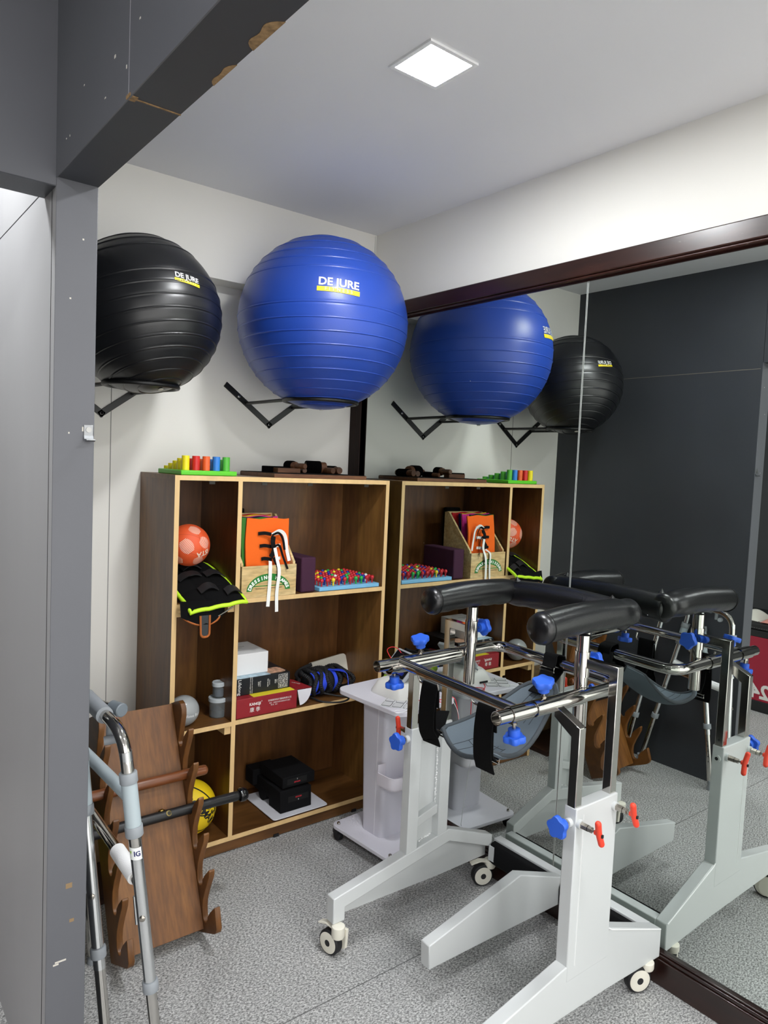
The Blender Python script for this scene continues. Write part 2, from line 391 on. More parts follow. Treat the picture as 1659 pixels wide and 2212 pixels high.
# ================================================================== SETTING
CZ = 2.645
YFR = -4.7         # room left open here, behind the photographer, to let the added fill light in
def setting():
    fm = floor_material()
    struct(MB().box(-3.9,.05,YFR,1.0,-.06,0).obj('floor', fm, smooth=False))
    struct(MB().box(-3.9,.12,YFR,1.0,CZ,CZ+.06).obj('ceiling', M_CEIL, smooth=False))
    b = MB().box(-1.66,.12,0,.1,0,2.295).box(-1.66,.12,-.108,.1,2.295,CZ)
    wb = struct(b.obj('wall_back', M_WHITE_WALL, smooth=False))
    MB().box(-1.1575,-1.1548,-.0012,.002,0,2.29).obj('panel_seam', mat('seam_grey','8a8a86',.8), wb)
    MB().box(.012,.018,-.111,-.106,2.45,2.64).obj('sealant_bead', mat('sealant','d8d8d2',.7), wb)
    struct(MB().box(.022,.12,YFR,.1,0,CZ).obj('wall_right', M_WHITE_WALL, smooth=False))
    struct(MB().box(-4.0,-3.9,YFR,1.0,0,CZ).obj('wall_left', mat('charcoal_far_wall','2b2d30',.6), smooth=False))
    struct(MB().box(-3.9,-1.66,.9,1.0,0,CZ).obj('wall_rear', mat('grey_far_wall','9a9a9a',.7), smooth=False))
    # partition between the alcove and the next room: dark inside, light outside, grey end
    lp = [(-1.66,0,0),(-1.575,0,0),(-1.575,-1.22,0),(-1.66,-1.22,0)]
    p = struct(MB().box(-1.6585,-1.575,-1.2185,0,0,CZ).obj('wall_partition', M_DARK_PANEL, smooth=False))
    MB().box(-1.5745,-1.574,-1.21,-.0,2.118,2.1205).obj('panel_joint', mat('joint_brown','7d7468',.8), p)
    MB().box(-1.6615,-1.5755,-1.2205,-1.2185,0,2.15).obj('end_panel', M_GREY_PANEL, p, bevel=.001)
    MB().box(-1.6615,-1.6585,-1.2185,.0,0,CZ).obj('outer_panel', M_LIGHT_PANEL, p)
    dk = mat('groove_black','1b1b1b',.9)
    g = MB().box(-1.6622,-1.661,-1.189,-1.1872,.01,2.147)
    g.obj('panel_groove', dk, p)
    g = MB().box(-1.6622,-1.661,-1.187,0,2.1445,2.1465)
    g.obj('panel_groove', dk, p)
    sc = mat('paint_chip','c9c4ba',.9); sb = mat('bare_hole','8a7355',.9)
    m = MB()
    for x, z, a, c in ((-1.614,.575,.007,.006),(-1.607,.49,.005,.004),(-1.60,1.62,.0015,.005),(-1.629,1.61,.0015,.0018),(-1.63,.40,.012,.002),(-1.64,.395,.006,.002),(-1.612,.21,.009,.0015),(-1.63,1.9,.0018,.0018),(-1.605,2.03,.0018,.0018)):
        m.cur = 1 if a > .0045 and c > .0035 else 0
        m.box(x-a,x+a,-1.2209,-1.2203,z-c,z+c)
    m.obj('paint_chips', [sc, sb], p)
    # beams over the alcove opening
    bm_ = struct(MB().box(-1.66,-1.575,YFR,-1.2205,2.148,CZ).obj('trim_1', M_DARK_PANEL, smooth=False))
    MB().box(-1.6625,-1.66,YFR,-1.2205,2.1465,CZ).obj('outer_panel', M_GREY_PANEL, bm_)
    MB().box(-1.6632,-1.6624,-1.6735,-1.6722,2.148,CZ).obj('panel_joint', mat('joint_grey','8c8b90',.8), bm_)
    brown = mat('bare_fibreboard','8b6f4c',.9, var=.35, vscale=(120,120,120))
    m = MB()
    m.box(-1.6633,-1.5745,-1.6745,-1.6712,2.1468,2.1490)
    m.box(-1.664,-1.650,-1.682,-1.664,2.1466,2.1516)
    for y0, y1, d in ((-1.882,-1.802,.011),(-2.022,-1.932,.019)):
        n = 14; lp = [(-1.5742,y0,2.1474)]
        for k in range(n+1):
            t = k/n; lp.append((-1.5742-d*math.sin(PI*t)**.6*(1+.25*math.sin(9*t)), y0+(y1-y0)*t, 2.1474))
        m.prism(lp, (0,0,.0012))
    m.obj('worn_edge', brown, bm_)
    m = MB(); R = random.Random(4)
    for y, z in ((-1.30,2.20),(-1.42,2.26),(-1.325,2.198),(-1.60,2.24),(-1.69,2.33),(-1.72,2.25),(-1.85,2.42),(-1.66,2.20),(-1.78,2.37),(-1.55,2.19)):
        a, c = R.uniform(.001,.0035), R.uniform(.001,.003)
        m.box(-1.6631,-1.6624,y-a,y+a,z-c,z+c)
    m.obj('paint_chips', sc, bm_)
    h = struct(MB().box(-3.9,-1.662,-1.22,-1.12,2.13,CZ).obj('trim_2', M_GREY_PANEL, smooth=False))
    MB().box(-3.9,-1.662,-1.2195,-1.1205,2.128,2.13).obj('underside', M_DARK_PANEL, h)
setting()

# ---- mirror
def mirror():
    t = thing('wall_mirror', 'large two-panel wall mirror in a dark varnished wooden frame', 'mirror', (0,-1.3,0))
    MB().box(0,.006,-1.3425,-.06,.07,2.25).obj('glass_panel', M_MIRROR, t, smooth=False)
    MB().box(0,.006,-3.2,-1.3475,.07,2.25).obj('glass_panel', M_MIRROR, t, smooth=False)
    sm = MB(); R = random.Random(2)
    sm.box(-.0008,.003,-1.3435,-1.3422,.095,2.23); sm.box(-.0008,.003,-1.348,-1.3466,.095,2.23)
    sm.obj('polished_edge', mat('glass_edge','b9bcb8',.3), t)
    MB().box(.001,.004,-1.3466,-1.3435,.095,2.23).obj('seam_gap', mat('seam_dark','3a3936',.7), t)
    MB().box(-.026,.021,-3.2,-.0935,2.236,2.2965).box(-.021,.021,-3.2,-.0935,2.2265,2.236).obj('top_rail', M_FRAMES, t, bevel=.004)
    MB().box(-.004,.021,-3.2,-.0935,2.221,2.2265).obj('rebate', mat('rebate_brown','2d120b',.35), t)
    b = MB().box(-.024,.021,-3.2,-.0935,0,.082).box(-.018,.021,-3.2,-.0935,.082,.093).box(-.012,.021,-3.2,-.0935,.093,.099)
    b.obj('bottom_rail', M_FRAME, t, bevel=.003)
    MB().box(-.016,.021,-.0925,-.002,0,2.29).box(-.02,.021,-.0925,-.058,0,2.29).obj('stile', M_FRAMEM, t, bevel=.002)
mirror()

# ---- ceiling lamps
M_EMIT = mat('lamp_diffuser', 'fbfdff', .5, emit=LAMP)
M_LAMPFR = mat('lamp_frame', 'f2f2f2', .5)
def lamp(x, y, label, s=.073, group='square ceiling panels', first=[None]):
    if first[0] is None:
        t = thing('ceiling_light', label, 'ceiling light', (x,y,CZ), group)
        fr = MB(); e = s+.012
        fr.box(x-e,x+e,y-e,y-s,CZ-.006,CZ-.0002).box(x-e,x+e,y+s,y+e,CZ-.006,CZ-.0002).box(x-e,x-s,y-s,y+s,CZ-.006,CZ-.0002).box(x+s,x+e,y-s,y+s,CZ-.006,CZ-.0002)
        fr.obj('frame', M_LAMPFR, t)
        MB().box(x-s+.0005,x+s-.0005,y-s+.0005,y+s-.0005,CZ-.005,CZ-.0015).obj('diffuser', M_EMIT, t, smooth=False)
        first[0] = t
    else:
        f = first[0]; t = copy_tree(f, (x-f.location.x, y-f.location.y, 0)); t['label'] = label
lamp(-.758,-1.372,'small square lit ceiling panel over the alcove, bright white')
for x, y, l in ((-.758,-2.5,'square lit ceiling panel right of where the photographer stands'),
                (-2.75,-2.2,'square lit ceiling panel beyond the dark beam, nearer the partition'),
                (-2.75,-4.0,'square lit ceiling panel beyond the dark beam, farther from the partition'),
                (-.758,-4.3,'square lit ceiling panel farthest down the room along the mirror'),
                (-2.06,-.78,'square lit ceiling panel behind the grey header, in the next room')):
    lamp(x, y, l)

def hook():
    t = thing('wall_hook', 'small metal coat hook screwed to the grey pillar end', 'hook', (-1.588,-1.2205,1.60))
    MB().box(-1.598,-1.578,-1.2225,-1.2205,1.605,1.63).obj('plate', mat('dull_nickel','8f9193',.4,metal=1), t, bevel=.0006)
    MB().sweep([(-1.588,-1.2225,1.606),(-1.588,-1.225,1.598),(-1.588,-1.233,1.594),(-1.588,-1.243,1.597)], [(-.010,-.001),(.010,-.001),(.010,.001),(-.010,.001)], False, (1,0,0)).obj('hook_lip', mat('dull_nickel','8f9193',.4,metal=1), t)
    MB().cyl((-1.588,-1.2225,1.619),(-1.588,-1.2245,1.619),.006,14).box(-1.5925,-1.5835,-1.2248,-1.2244,1.6184,1.6196).obj('screw', mat('screw_grey','9a9a98',.35,metal=1), t)
hook()

# ================================================================== BOOKCASE
BL, BR, BD, BH, BT = -1.036, -.0368, .360, 1.5, .0181
DV = -.782
def bookcase():
    t = thing('bookcase', 'tall brown open bookcase with pale beech front edges against the back wall', 'bookcase', ((BL+BR)/2,-.18,0))
    e = .0012; y0, y1 = -BD, -.004
    def board(name, x0,x1,z0,z1, m, yb=-.022, yf=y0):
        o = MB().box(x0,x1,yf+e,yb,z0,z1).obj(name, m, t, smooth=False)
        MB().box(x0,x1,yf,yf+e,z0,z1).obj('edge_band', M_EDGE, o, smooth=False)
        return o
    board('top_panel', BL, BR, BH-BT, BH, M_SHELFH, y1)
    board('side_panel', BL, BL+BT, 0, BH-BT, M_SHELF, y1)
    board('side_panel', BR-BT, BR, 0, BH-BT, M_SHELF, y1)
    board('divider', DV, DV+BT, .0644, BH-BT, M_SHELF)
    board('bottom_panel', BL+BT, BR-BT, .0463, .0644, M_SHELFH)
    board('shelf', DV+BT, BR-BT, 1.0028, 1.0209, M_SHELFH)
    board('shelf', DV+BT, BR-BT, .517, .535, M_SHELFH)
    board('shelf', BL+BT, DV, 1.0035, 1.021, M_SHELFH)
    board('shelf', BL+BT, DV, .515, .533, M_SHELFH)
    MB().box(BL+BT,BR-BT,-BD+.004,-BD+.02,.004,.046).obj('plinth', M_SHELFH, t, smooth=False)
    MB().box(BL+BT,BR-BT,-.022,-.006,.01,BH-BT).obj('back_panel', M_SHELF, t, smooth=False)
    for z in (.972, .484):
        for x0, x1 in ((BL+BT, BL+BT+.026), (DV-.026, DV)):
            MB().box(x0,x1,-BD+.006,-.03,z,z+.031).obj('cleat', M_EDGE, t, smooth=False)
    for x in (-.62,-.40,-.10,-.85):
        MB().box(x-.014,x+.014,-.30,-.27,BH-BT-.004,BH-BT).box(x-.012,x+.012,-.272,-.269,BH-BT-.016,BH-BT).obj('angle_bracket', mat('dull_zinc','5c5a55',.55), t)
    for x in (-.56,-.16):
        MB().box(x-.012,x+.012,-BD-.001,-BD+.03,0,.012).obj('foot_pad', M_RUBBER, t)
bookcase()

# ================================================================== EXERCISE BALLS
def ball_material(name, col, rough, spark):
    m = mat(name, col, rough, spec=.5, bump=.12, bscale=spark, coat=.25)
    m.node_tree.nodes['Principled BSDF'].inputs['Coat Roughness'].default_value = .3
    return m
def exercise_ball(c, R, Rz, axis, m, label, lab_az, lab_el, lab_w, lab_rot, ridges):
    c = Vector(c); prof = []; n = 90; dw = math.degrees(.0024/R)
    ls = [(-90+180*i/n, 0) for i in range(n+1)]
    ls = [p for p in ls if all(abs(p[0]-q) > dw*2.2 for q in ridges)]
    for q in ridges: ls += [(q-dw*2,0),(q-dw*1.2,-.0006),(q-dw*.5,.0019),(q,.0024),(q+dw*.5,.0019),(q+dw*1.2,-.0006),(q+dw*2,0)]
    for la, h in sorted(ls): prof.append(((R+h)*math.cos(math.radians(la)), (Rz+h)*math.sin(math.radians(la))))
    o = MB().lathe(prof, c, axis, 128, False, False).obj('exercise_ball', m, org=c, ang=80)
    tag(o, label, 'exercise ball', 'exercise balls on wall racks')
    a = Vector(axis).normalized()
    MB().lathe([(.006,0),(.009,.002),(.009,.004),(.002,.005)], c-a*(Rz+.0003), -a, 16).obj('valve_plug', mat('plug_white','d8d6cc',.5), o)
    s = lab_w/.62
    text_ball(MB(), 'DE JURE', .165*s, c, R, lab_az, lab_el, lab_rot, off=.002, oy=.03*s, bold=.0042*s, spacing=1.0).obj('logo_letters', mat('logo_white','f4f4f2',.5), o)
    w, hgt = lab_w*.5, .034*s
    MB().grid(lambda u,v: on_ball((u-.5)*2*w, (v-.5)*2*hgt*1.02-.078*s, c, R+.0018, lab_az, lab_el, lab_rot), 14, 3).obj('logo_bar', mat('logo_yellow','f2dc10',.5), o)
    text_ball(MB(), 'FITNESS', .07*s, c, R, lab_az, lab_el, lab_rot, off=.0028, oy=-.078*s, bold=.0012*s, spacing=1.75).obj('logo_letters', mat('logo_pale_yellow','fbf6a0',.5), o)
    return o
BLUE_C, BLUE_R = (-.4513,-.4056,2.122), .340
BLK_C, BLK_R = (-1.179,-.392,2.046), .265
exercise_ball(BLUE_C, BLUE_R, .339, (0,.03,1), ball_material('blue_vinyl','1d429f',.40,500), 'big blue ribbed exercise ball on the wall rack nearer the mirror', -24.0, 14.2, .158, -3, (-74,-64,-55,-47,-39,-31,-23,-15,-7,2,26,34,42,52,63,75))
exercise_ball(BLK_C, BLK_R, .264, (-.16,.30,1), ball_material('black_vinyl','0e0f12',.36,500), 'smaller black ribbed exercise ball on the wall rack beside the pillar', 13, 20.2, .094, -4, (-74,-64,-54,-45,-36,-27,-18,-9,0,9,34,44,55,67))
def ball_rack(px, pz, rc, rr, rz, label, t0=None):
    t = thing('ball_rack', label, 'ball rack', (px,0,pz), 'wall racks holding exercise balls')
    for sx in (-1, 1):
        a = Vector((px,-.006,pz)); b = Vector((px+sx*.218,-.006,pz+.16)); d = (b-a).normalized(); n = Vector((-d.z,0,d.x))
        m = MB(); wv = .0125
        m.prism([a-d*.012-n*wv, b-n*wv, b+n*wv, a-d*.012+n*wv], (0,.005,0))
        o = m.obj('arm', M_BLACK_STEEL, t, bevel=.001)
        for q in (.0, .19):
            p = a+d*q
            MB().lathe([(.0075,0),(.0075,.003),(.0045,.005)], p, (0,-1,0), 14).obj('bolt', mat('bolt_grey','8d8d8a',.4,metal=1), o)
        p = a+d*.145
        s2 = Vector((rc[0]+sx*rr*.86, rc[1]+rr*.5, rz))
        MB().tube([p+Vector((0,-.004,0)), s2], .007, 12).obj('strut', M_BLACK_STEEL, t)
    MB().tube([(rc[0]+rr*math.cos(q*2*PI/48), rc[1]+rr*math.sin(q*2*PI/48), rz) for q in range(48)], .0085, 12, True).obj('ring', M_BLACK_STEEL, t)
ball_rack(-.4605, 1.727, (BLUE_C[0],BLUE_C[1]), .147, 1.813, 'black steel V-shaped rack holding the blue ball')
ball_rack(-1.194, 1.722, (BLK_C[0],BLK_C[1]), .122, 1.806, 'black steel V-shaped rack holding the black ball')

# ================================================================== ON TOP OF THE BOOKCASE
def cylinder_board():
    z = 1.5; x0, x1, y0, y1 = -1.003, -.776, -.333, -.103
    o = tag(MB().box(x0,x1,y0,y1,z,z+.0185).obj('sorting_board', mat('lime_green_paint','62d02c',.4), bevel=.003, org=(-.89,-.22,z)), 'bright green square board holding rows of coloured cylinders', 'sorting board')
    cols = [('yellow','f2e01c'),('red','cf2624'),('orange','ea642c'),('blue','2f7fd6'),('green','55b53c')]
    sizes = ['tallest','second tallest','middle-height','second shortest','shortest']
    base = {}
    for j in range(5):
        h = .0545-.0105*j
        for i, (cn, hx) in enumerate(cols):
            x = x0+.0275+i*.0412; y = y0+.027+j*.0435
            if j not in base:
                base[j] = MB().lathe([(.0145,0),(.0145,h-.0012),(.0133,h)], (x,y,z+.0185), (0,0,1), 24).obj('sorting_cylinder', mat('paint_'+cn, hx, .4), org=(x,y,z+.0185)); c = base[j]
            else:
                c = base[j].copy(); c.data = base[j].data.copy(); COL.objects.link(c); c.location = (x,y,z+.0185)
                c.data.materials[0] = mat('paint_'+cn, hx, .4)
            tag(c, sizes[j]+' '+cn+' cylinder standing on the green board', 'wooden cylinder', 'coloured cylinders on the green board')
cylinder_board()
def velcro_board():
    z = 1.5; x0, x1, y0, y1 = -.612, -.149, -.335, -.035
    t = thing('hand_exercise_board', 'flat dark wooden board covered in black fleece on the bookcase top', 'therapy board', (-.38,-.19,z))
    MB().box(x0,x1,y0,y1,z,z+.016).obj('board', M_ROLLER, t, bevel=.001)
    MB().box(x0+.003,x1-.003,y0+.004,y1-.003,z+.016,z+.0185).obj('fleece_cover', M_BLACK_CLOTH, t)
    zt = z+.0187
    fz = mat('black_fleece','060607',1,spec=.05,bump=1,bscale=300)
    def roller(p0, p1, r, lab, wrap=(.25,.8), hr=.011, hl=.05):
        p0, p1 = Vector(p0), Vector(p1); d = (p1-p0).normalized(); L = (p1-p0).length
        q = thing('velcro_roller', lab, 'therapy roller', ((p0+p1)/2-Vector((0,0,r))), 'wooden rollers lying on the fleece board')
        MB().lathe([(r*.9,0),(r,.004),(r,L-.004),(r*.9,L)], p0, d, 24).obj('barrel', M_ROLLER, q)
        MB().lathe([(r+.003,L*wrap[0]),(r+.004,L*wrap[0]+.003),(r+.004,L*wrap[1]-.003),(r+.003,L*wrap[1])], p0, d, 24).obj('fleece_band', fz, q)
        if hl: MB().lathe([(hr*.8,-hl),(hr,-hl+.004),(hr,0)], p0, d, 18).obj('handle', M_ROLLER, q)
    roller((-.335,-.125,zt+.026),(-.245,-.15,zt+.026),.0255,'thickest black-banded wooden roller in the middle of the fleece board',(.0,.72),.011,.045)
    roller((-.432,-.205,zt+.030),(-.44,-.14,zt+.030),.018,'wooden roller pointing at the viewer near the fleece board centre',(.3,1.0),.0125,.06)
    roller((-.218,-.225,zt+.0165),(-.214,-.10,zt+.0165),.016,'slim wooden roller at the right end of the fleece board',(.3,.9),.0135,.0)
    roller((-.25,-.22,zt+.0145),(-.262,-.09,zt+.0145),.014,'slim bare-ended roller beside the thickest roller',(.5,.9),.012,.0)
    roller((-.395,-.215,zt+.0115),(-.372,-.12,zt+.0115),.011,'thinnest wooden roller lying behind the block on the fleece board',(.4,1.0),.009,.0)
    k = thing('velcro_block', 'rectangular wooden block with black fleece base at the left of the board', 'therapy block', (-.525,-.2,zt))
    MB().box(-.545,-.435,-.245,-.205,zt,zt+.020).obj('block', M_ROLLER, k, bevel=.001)
    MB().box(-.585,-.47,-.203,-.175,zt,zt+.026).obj('fleece_pad', fz, k, bevel=.003)
velcro_board()
# ================================================================== ON THE SHELVES
Z1, Z2, Z0 = 1.021, .535, .0646
def dressing_box():
    x0, x1, y0, y1 = -.755, -.507, -.358, -.150
    t = thing('dressing_frame_box', 'pale pine box with green arched DRESSING FRAMES label on the shelf', 'wooden box', ((x0+x1)/2,(y0+y1)/2,Z1))
    w = .011
    f = MB().box(x0,x1,y0,y0+w,Z1,Z1+.126).obj('front_panel', M_PINE, t, bevel=.0008)
    for s in (0, 1):
        x = x0 if s == 0 else x1-w
        MB().prism([(x,y0+w,Z1),(x,y1,Z1),(x,y1,Z1+.32),(x,y1-.03,Z1+.32),(x,y0+w,Z1+.135)], (w,0,0)).obj('side_panel', M_PINE, t, bevel=.0008)
    MB().box(x0+w,x1-w,y1-w,y1,Z1,Z1+.322).obj('back_panel', M_PINE, t, bevel=.0008)
    MB().box(x0+w,x1-w,y0+w,y1-w,Z1,Z1+.010).obj('base_panel', M_PINE, t)
    # arched label
    gm = mat('label_green','1c7a2a',.5); wm = mat('label_white','f1f4ec',.5)
    cx, cz = x0+.121, Z1+.0255; yy = y0-.0006
    m = MB(); n = 30; a0, a1, ro, ri = .095, .062, 1, 1
    outer = [(cx+.099*math.cos(PI*k/n), yy, cz+.068*math.sin(PI*k/n)) for k in range(n+1)]
    inner = [(cx+.076*math.cos(PI*k/n), yy, cz+.040*math.sin(PI*k/n)) for k in range(n, -1, -1)]
    m.prism(outer+inner, (0,.0008,0))
    m.box(cx-.072,cx+.072,yy,yy+.0008,cz+.0175,cz+.0212)
    lb = m.obj('arch_label', gm, f)
    m = MB(); s = 'DRESSING FRAMES'; N = len(s)
    for i, ch in enumerate(s):
        if ch == ' ': continue
        a = PI*(.93-.86*i/(N-1)); px = cx+.0865*math.cos(a); pz = cz+.053*math.sin(a)
        tx = Vector((.0865*math.sin(a), 0, -.053*math.cos(a))).normalized(); ty = Vector((-tx.z, 0, tx.x))
        text_flat(m, ch, .0195, (px,yy-.0004,pz), tx, ty, off=.0004, bold=.0010)
    m.obj('arch_lettering', wm, f)
    text_flat(MB(), 'montessori aid development', .0105, (cx,yy-.0002,cz+.010), (1,0,0), (0,0,1), off=.0004).obj('small_lettering', mat('print_brown','4a3a22',.6), f)
    # cloth frames filed in the box, front to back
    def frame(name, lab, y, xa, xb, z0, z1, hx, lean, wav, taper=0):
        m = mat('cloth_'+name, hx, .85, spec=.2, bump=.3, bscale=700)
        g = lambda u,v: (xa+taper*v*(1-u)+(xb-xa)*u+.003*math.sin(7*v)*wav, y+lean*v+.003*math.sin(9*u+3*v)*wav, z0+(z1-z0)*v+.0025*math.sin(11*u+1.3)*v)
        o = MB().grid(g, 20, 16, .008).obj('lacing_cloth', m, org=((xa+xb)/2,y,z0), ang=60)
        return tag(o, lab, 'cloth frame', 'cloth dressing frames in the pine box')
    zb = Z1+.0115
    o = frame('orange','orange cloth frame tied with black and white ribbons at the box front', -.332, -.722, -.5205, zb, 1.332, 'ef6a22', .030, 1, .010)
    gr = lambda t_: -.333+.030*((t_-zb)/(1.332-zb))-.010
    bk = mat('ribbon_black','070708',.75,spec=.2); wh = mat('ribbon_white','f0f0ec',.6)
    def rib(pts, m, wid=.014, up=(0,0,1)):
        MB().strap(curve(pts, 6), wid, .0014, up).obj('ribbon', m, o)
    for k, z in enumerate((1.272,1.222,1.170)):
        rib([(-.668+.006*k,gr(z),z),(-.64,gr(z)-.003,z+.002),(-.612,gr(z)-.008,z-.003)], bk)
        rib([(-.606,gr(z)-.009,z-.003),(-.59,gr(z)-.006,z),(-.568,gr(z),z+.001)], wh, .013)
    rib([(-.612,gr(1.27)-.012,1.268),(-.580,gr(1.27)-.016,1.283),(-.552,gr(1.25)-.012,1.262),(-.541,gr(1.2)-.006,1.205),(-.53,gr(1.16)-.006,1.158)], wh, .014, (1,0,0))
    rib([(-.612,gr(1.27)-.014,1.266),(-.585,gr(1.27)-.018,1.275),(-.565,gr(1.24)-.016,1.25),(-.555,gr(1.2)-.012,1.205)], bk, .009, (1,0,0))
    rib([(-.605,gr(1.26)-.012,1.262),(-.612,gr(1.23)-.018,1.235),(-.606,gr(1.2)-.016,1.205),(-.622,gr(1.18)-.018,1.178)], bk, .020, (1,0,0))
    rib([(-.606,gr(1.2)-.018,1.222),(-.585,gr(1.2)-.02,1.224),(-.566,gr(1.17)-.020,1.175),(-.556,y0-.012,1.13)], bk, .009, (1,0,0))
    rib([(-.607,gr(1.18)-.014,1.176),(-.600,gr(1.16)-.02,1.155),(-.596,y0-.010,1.13),(-.598,y0-.008,1.10)], bk, .013, (1,0,0))
    rib([(-.622,gr(1.16)-.012,1.162),(-.634,y0-.008,1.140),(-.634,y0-.007,1.08),(-.640,y0-.008,.982)], wh, .014, (1,0,0))
    rib([(-.605,gr(1.2)-.02,1.216),(-.596,gr(1.17)-.022,1.17),(-.596,y0-.014,1.12),(-.603,y0-.012,1.04),(-.600,y0-.010,.958)], wh, .014, (1,0,0))
    for k, z in enumerate((1.252,1.196)):
        MB().sphere((-.609,gr(z)-.012,z), .0085, 12, 8, (1,.8,1.3)).obj('ribbon_knot', bk, o)
    for i, (nm, hx, lab, xa, xb, zt) in enumerate((('green','3d7a33','green cloth frame directly behind the orange one',-.727,-.560,1.333),
        ('black','20252a','black cloth frame between the green and pink ones',-.730,-.575,1.338),
        ('magenta','c52f86','pink cloth frame in the middle of the pine box',-.740,-.540,1.341),
        ('yellow','f0cf2c','yellow cloth frame behind the pink one',-.741,-.56,1.345),
        ('navy','22316e','navy blue cloth frame second from the back',-.741,-.565,1.344),
        ('scarlet','c6232b','red cloth frame at the very back of the box',-.742,-.535,1.349))):
        frame(nm, lab, -.311+.0225*i, xa, xb, zb, zt-.002*i, hx, .022, .6)
dressing_box()

tag(MB().box(-.472,-.402,-.343,-.115,Z1,Z1+.148).obj('yoga_block', mat('plum_foam','44263a',.8,spec=.2,bump=.25,bscale=900), bevel=.006, org=(-.437,-.23,Z1)), 'plum purple foam yoga block standing beside the pine box', 'yoga block')
tag(MB().rbox(-.70,-.60,-.075,-.03,Z1,Z1+.335,.018).obj('black_case', M_BLACK_FOAM, org=(-.65,-.05,Z1), bevel=.006), 'black case standing behind the pine box on the shelf', 'case')

def pegboard():
    x0, x1, y0, y1 = -.386, -.066, -.352, -.085; th = .017
    t = thing('pegboard', 'light blue pegboard filled with coloured ball-headed pegs on the shelf', 'pegboard', ((x0+x1)/2,(y0+y1)/2,Z1))
    MB().box(x0,x1,y0,y1,Z1,Z1+th).obj('board', mat('sky_blue_paint','7dbde4',.45), t, bevel=.002)
    R = random.Random(11)
    heads = {}
    cols = {'red':'c5262e','yellow':'f3d72a','green':'26a648','blue':'1b2f9c','white':'e9e9e6'}
    front = ['red','red','yellow','red','red','red','green','green','red','red']
    ords = ['1st','2nd','3rd','4th','5th','6th','7th','8th','9th','10th']
    gm = MB()
    for j in range(10):
        for i in range(10):
            x = x0+.024+i*.0302; y = y0+.022+j*.0248
            c = front[i] if j == 0 else ('red','red','red','red','blue','green','yellow','red','blue','green','red','white')[R.randrange(12)]
            if c == 'white' and R.random() < .5: c = 'red'
            if c not in heads:
                z = Z1+th
                o = MB().lathe([(.0036,.0001),(.0036,.0145),(.0048,.016),(.0072,.019),(.0088,.0235),(.0088,.0262),(.0072,.0305),(.0042,.0332),(.001,.0342)], (x,y,z), (0,0,1), 14).obj('peg', mat('peg_'+c, cols[c], .35), org=(x,y,z)); heads[c] = o
            else:
                o = heads[c].copy(); COL.objects.link(o); o.location = (x,y,Z1+th)
            tag(o, '%s ball-headed peg, %s from the left in the %s row from the front' % (c, ords[i], ords[j]), 'peg', 'pegs in the light blue pegboard')
        gm.box(x0+.01,x1-.01,y0+.0335+j*.0248,y0+.0345+j*.0248,Z1+th,Z1+th+.0003)
    gm.obj('grid_lines', mat('print_navy','2d5f86',.6), t)
pegboard()

def ball_bands(c, R, planes, wid, m, o):
    for n_ in planes:
        n = Vector(n_[:3]).normalized(); off = n_[3] if len(n_) > 3 else 0
        rr = math.sqrt(R*R-off*off); cc = Vector(c)+n*off; e1 = n.orthogonal().normalized(); e2 = n.cross(e1); k = 64
        mb = MB(); vs = []; fs = []
        for i in range(k):
            d = (e1*math.cos(2*PI*i/k)+e2*math.sin(2*PI*i/k))*rr+n*off
            vs += [Vector(c)+(d+n*wid/2).normalized()*(R+.0006), Vector(c)+(d-n*wid/2).normalized()*(R+.0006)]
        for i in range(k): j = (i+1) % k; fs.append((2*i,2*i+1,2*j+1,2*j))
        mb.add(vs, fs).obj('seam_line', m, o)
def orange_ball():
    c, R = (-.916,-.215,1.223), .0825
    o = tag(MB().sphere(c, R, 48, 28).obj('rubber_ball', mat('orange_rubber','e65a2c',.5,bump=.25,bscale=900), org=(c[0],c[1],c[2]-R)), 'orange rubber ball with white hatched patches, resting on the black vest', 'ball')
    wm = mat('patch_cream','f3dcc8',.6)
    for az, el, rot, s in ((-28,3,0,1),(25,12,20,.85),(2,52,10,.8),(14,-42,0,.8),(-62,-38,30,.8)):
        m = MB()
        for k in range(-5, 6):
            hl = .026*s*(math.sqrt(max(0,1-(k/6)**2))*.9+.1); yk = k*.0052*s
            m.grid(lambda u,v: on_ball((u-.5)*2*hl, yk+(v-.5)*.0021*s, c, R+.0006, az, el, 38+rot), 8, 1)
        m.obj('hatched_patch', wm, o)
    text_ball(MB(), 'ISTA', .030, c, R, 22, -17, 196, off=.001, bold=.0008).obj('lettering', wm, o)
    sm = mat('seam_dark_orange','b5421c',.6)
    ball_bands(c, R, [(.3,-.5,.85,.012),(.8,.3,.1,-.01),(-.4,-.6,-.6,.02)], .0010, sm, o)
orange_ball()

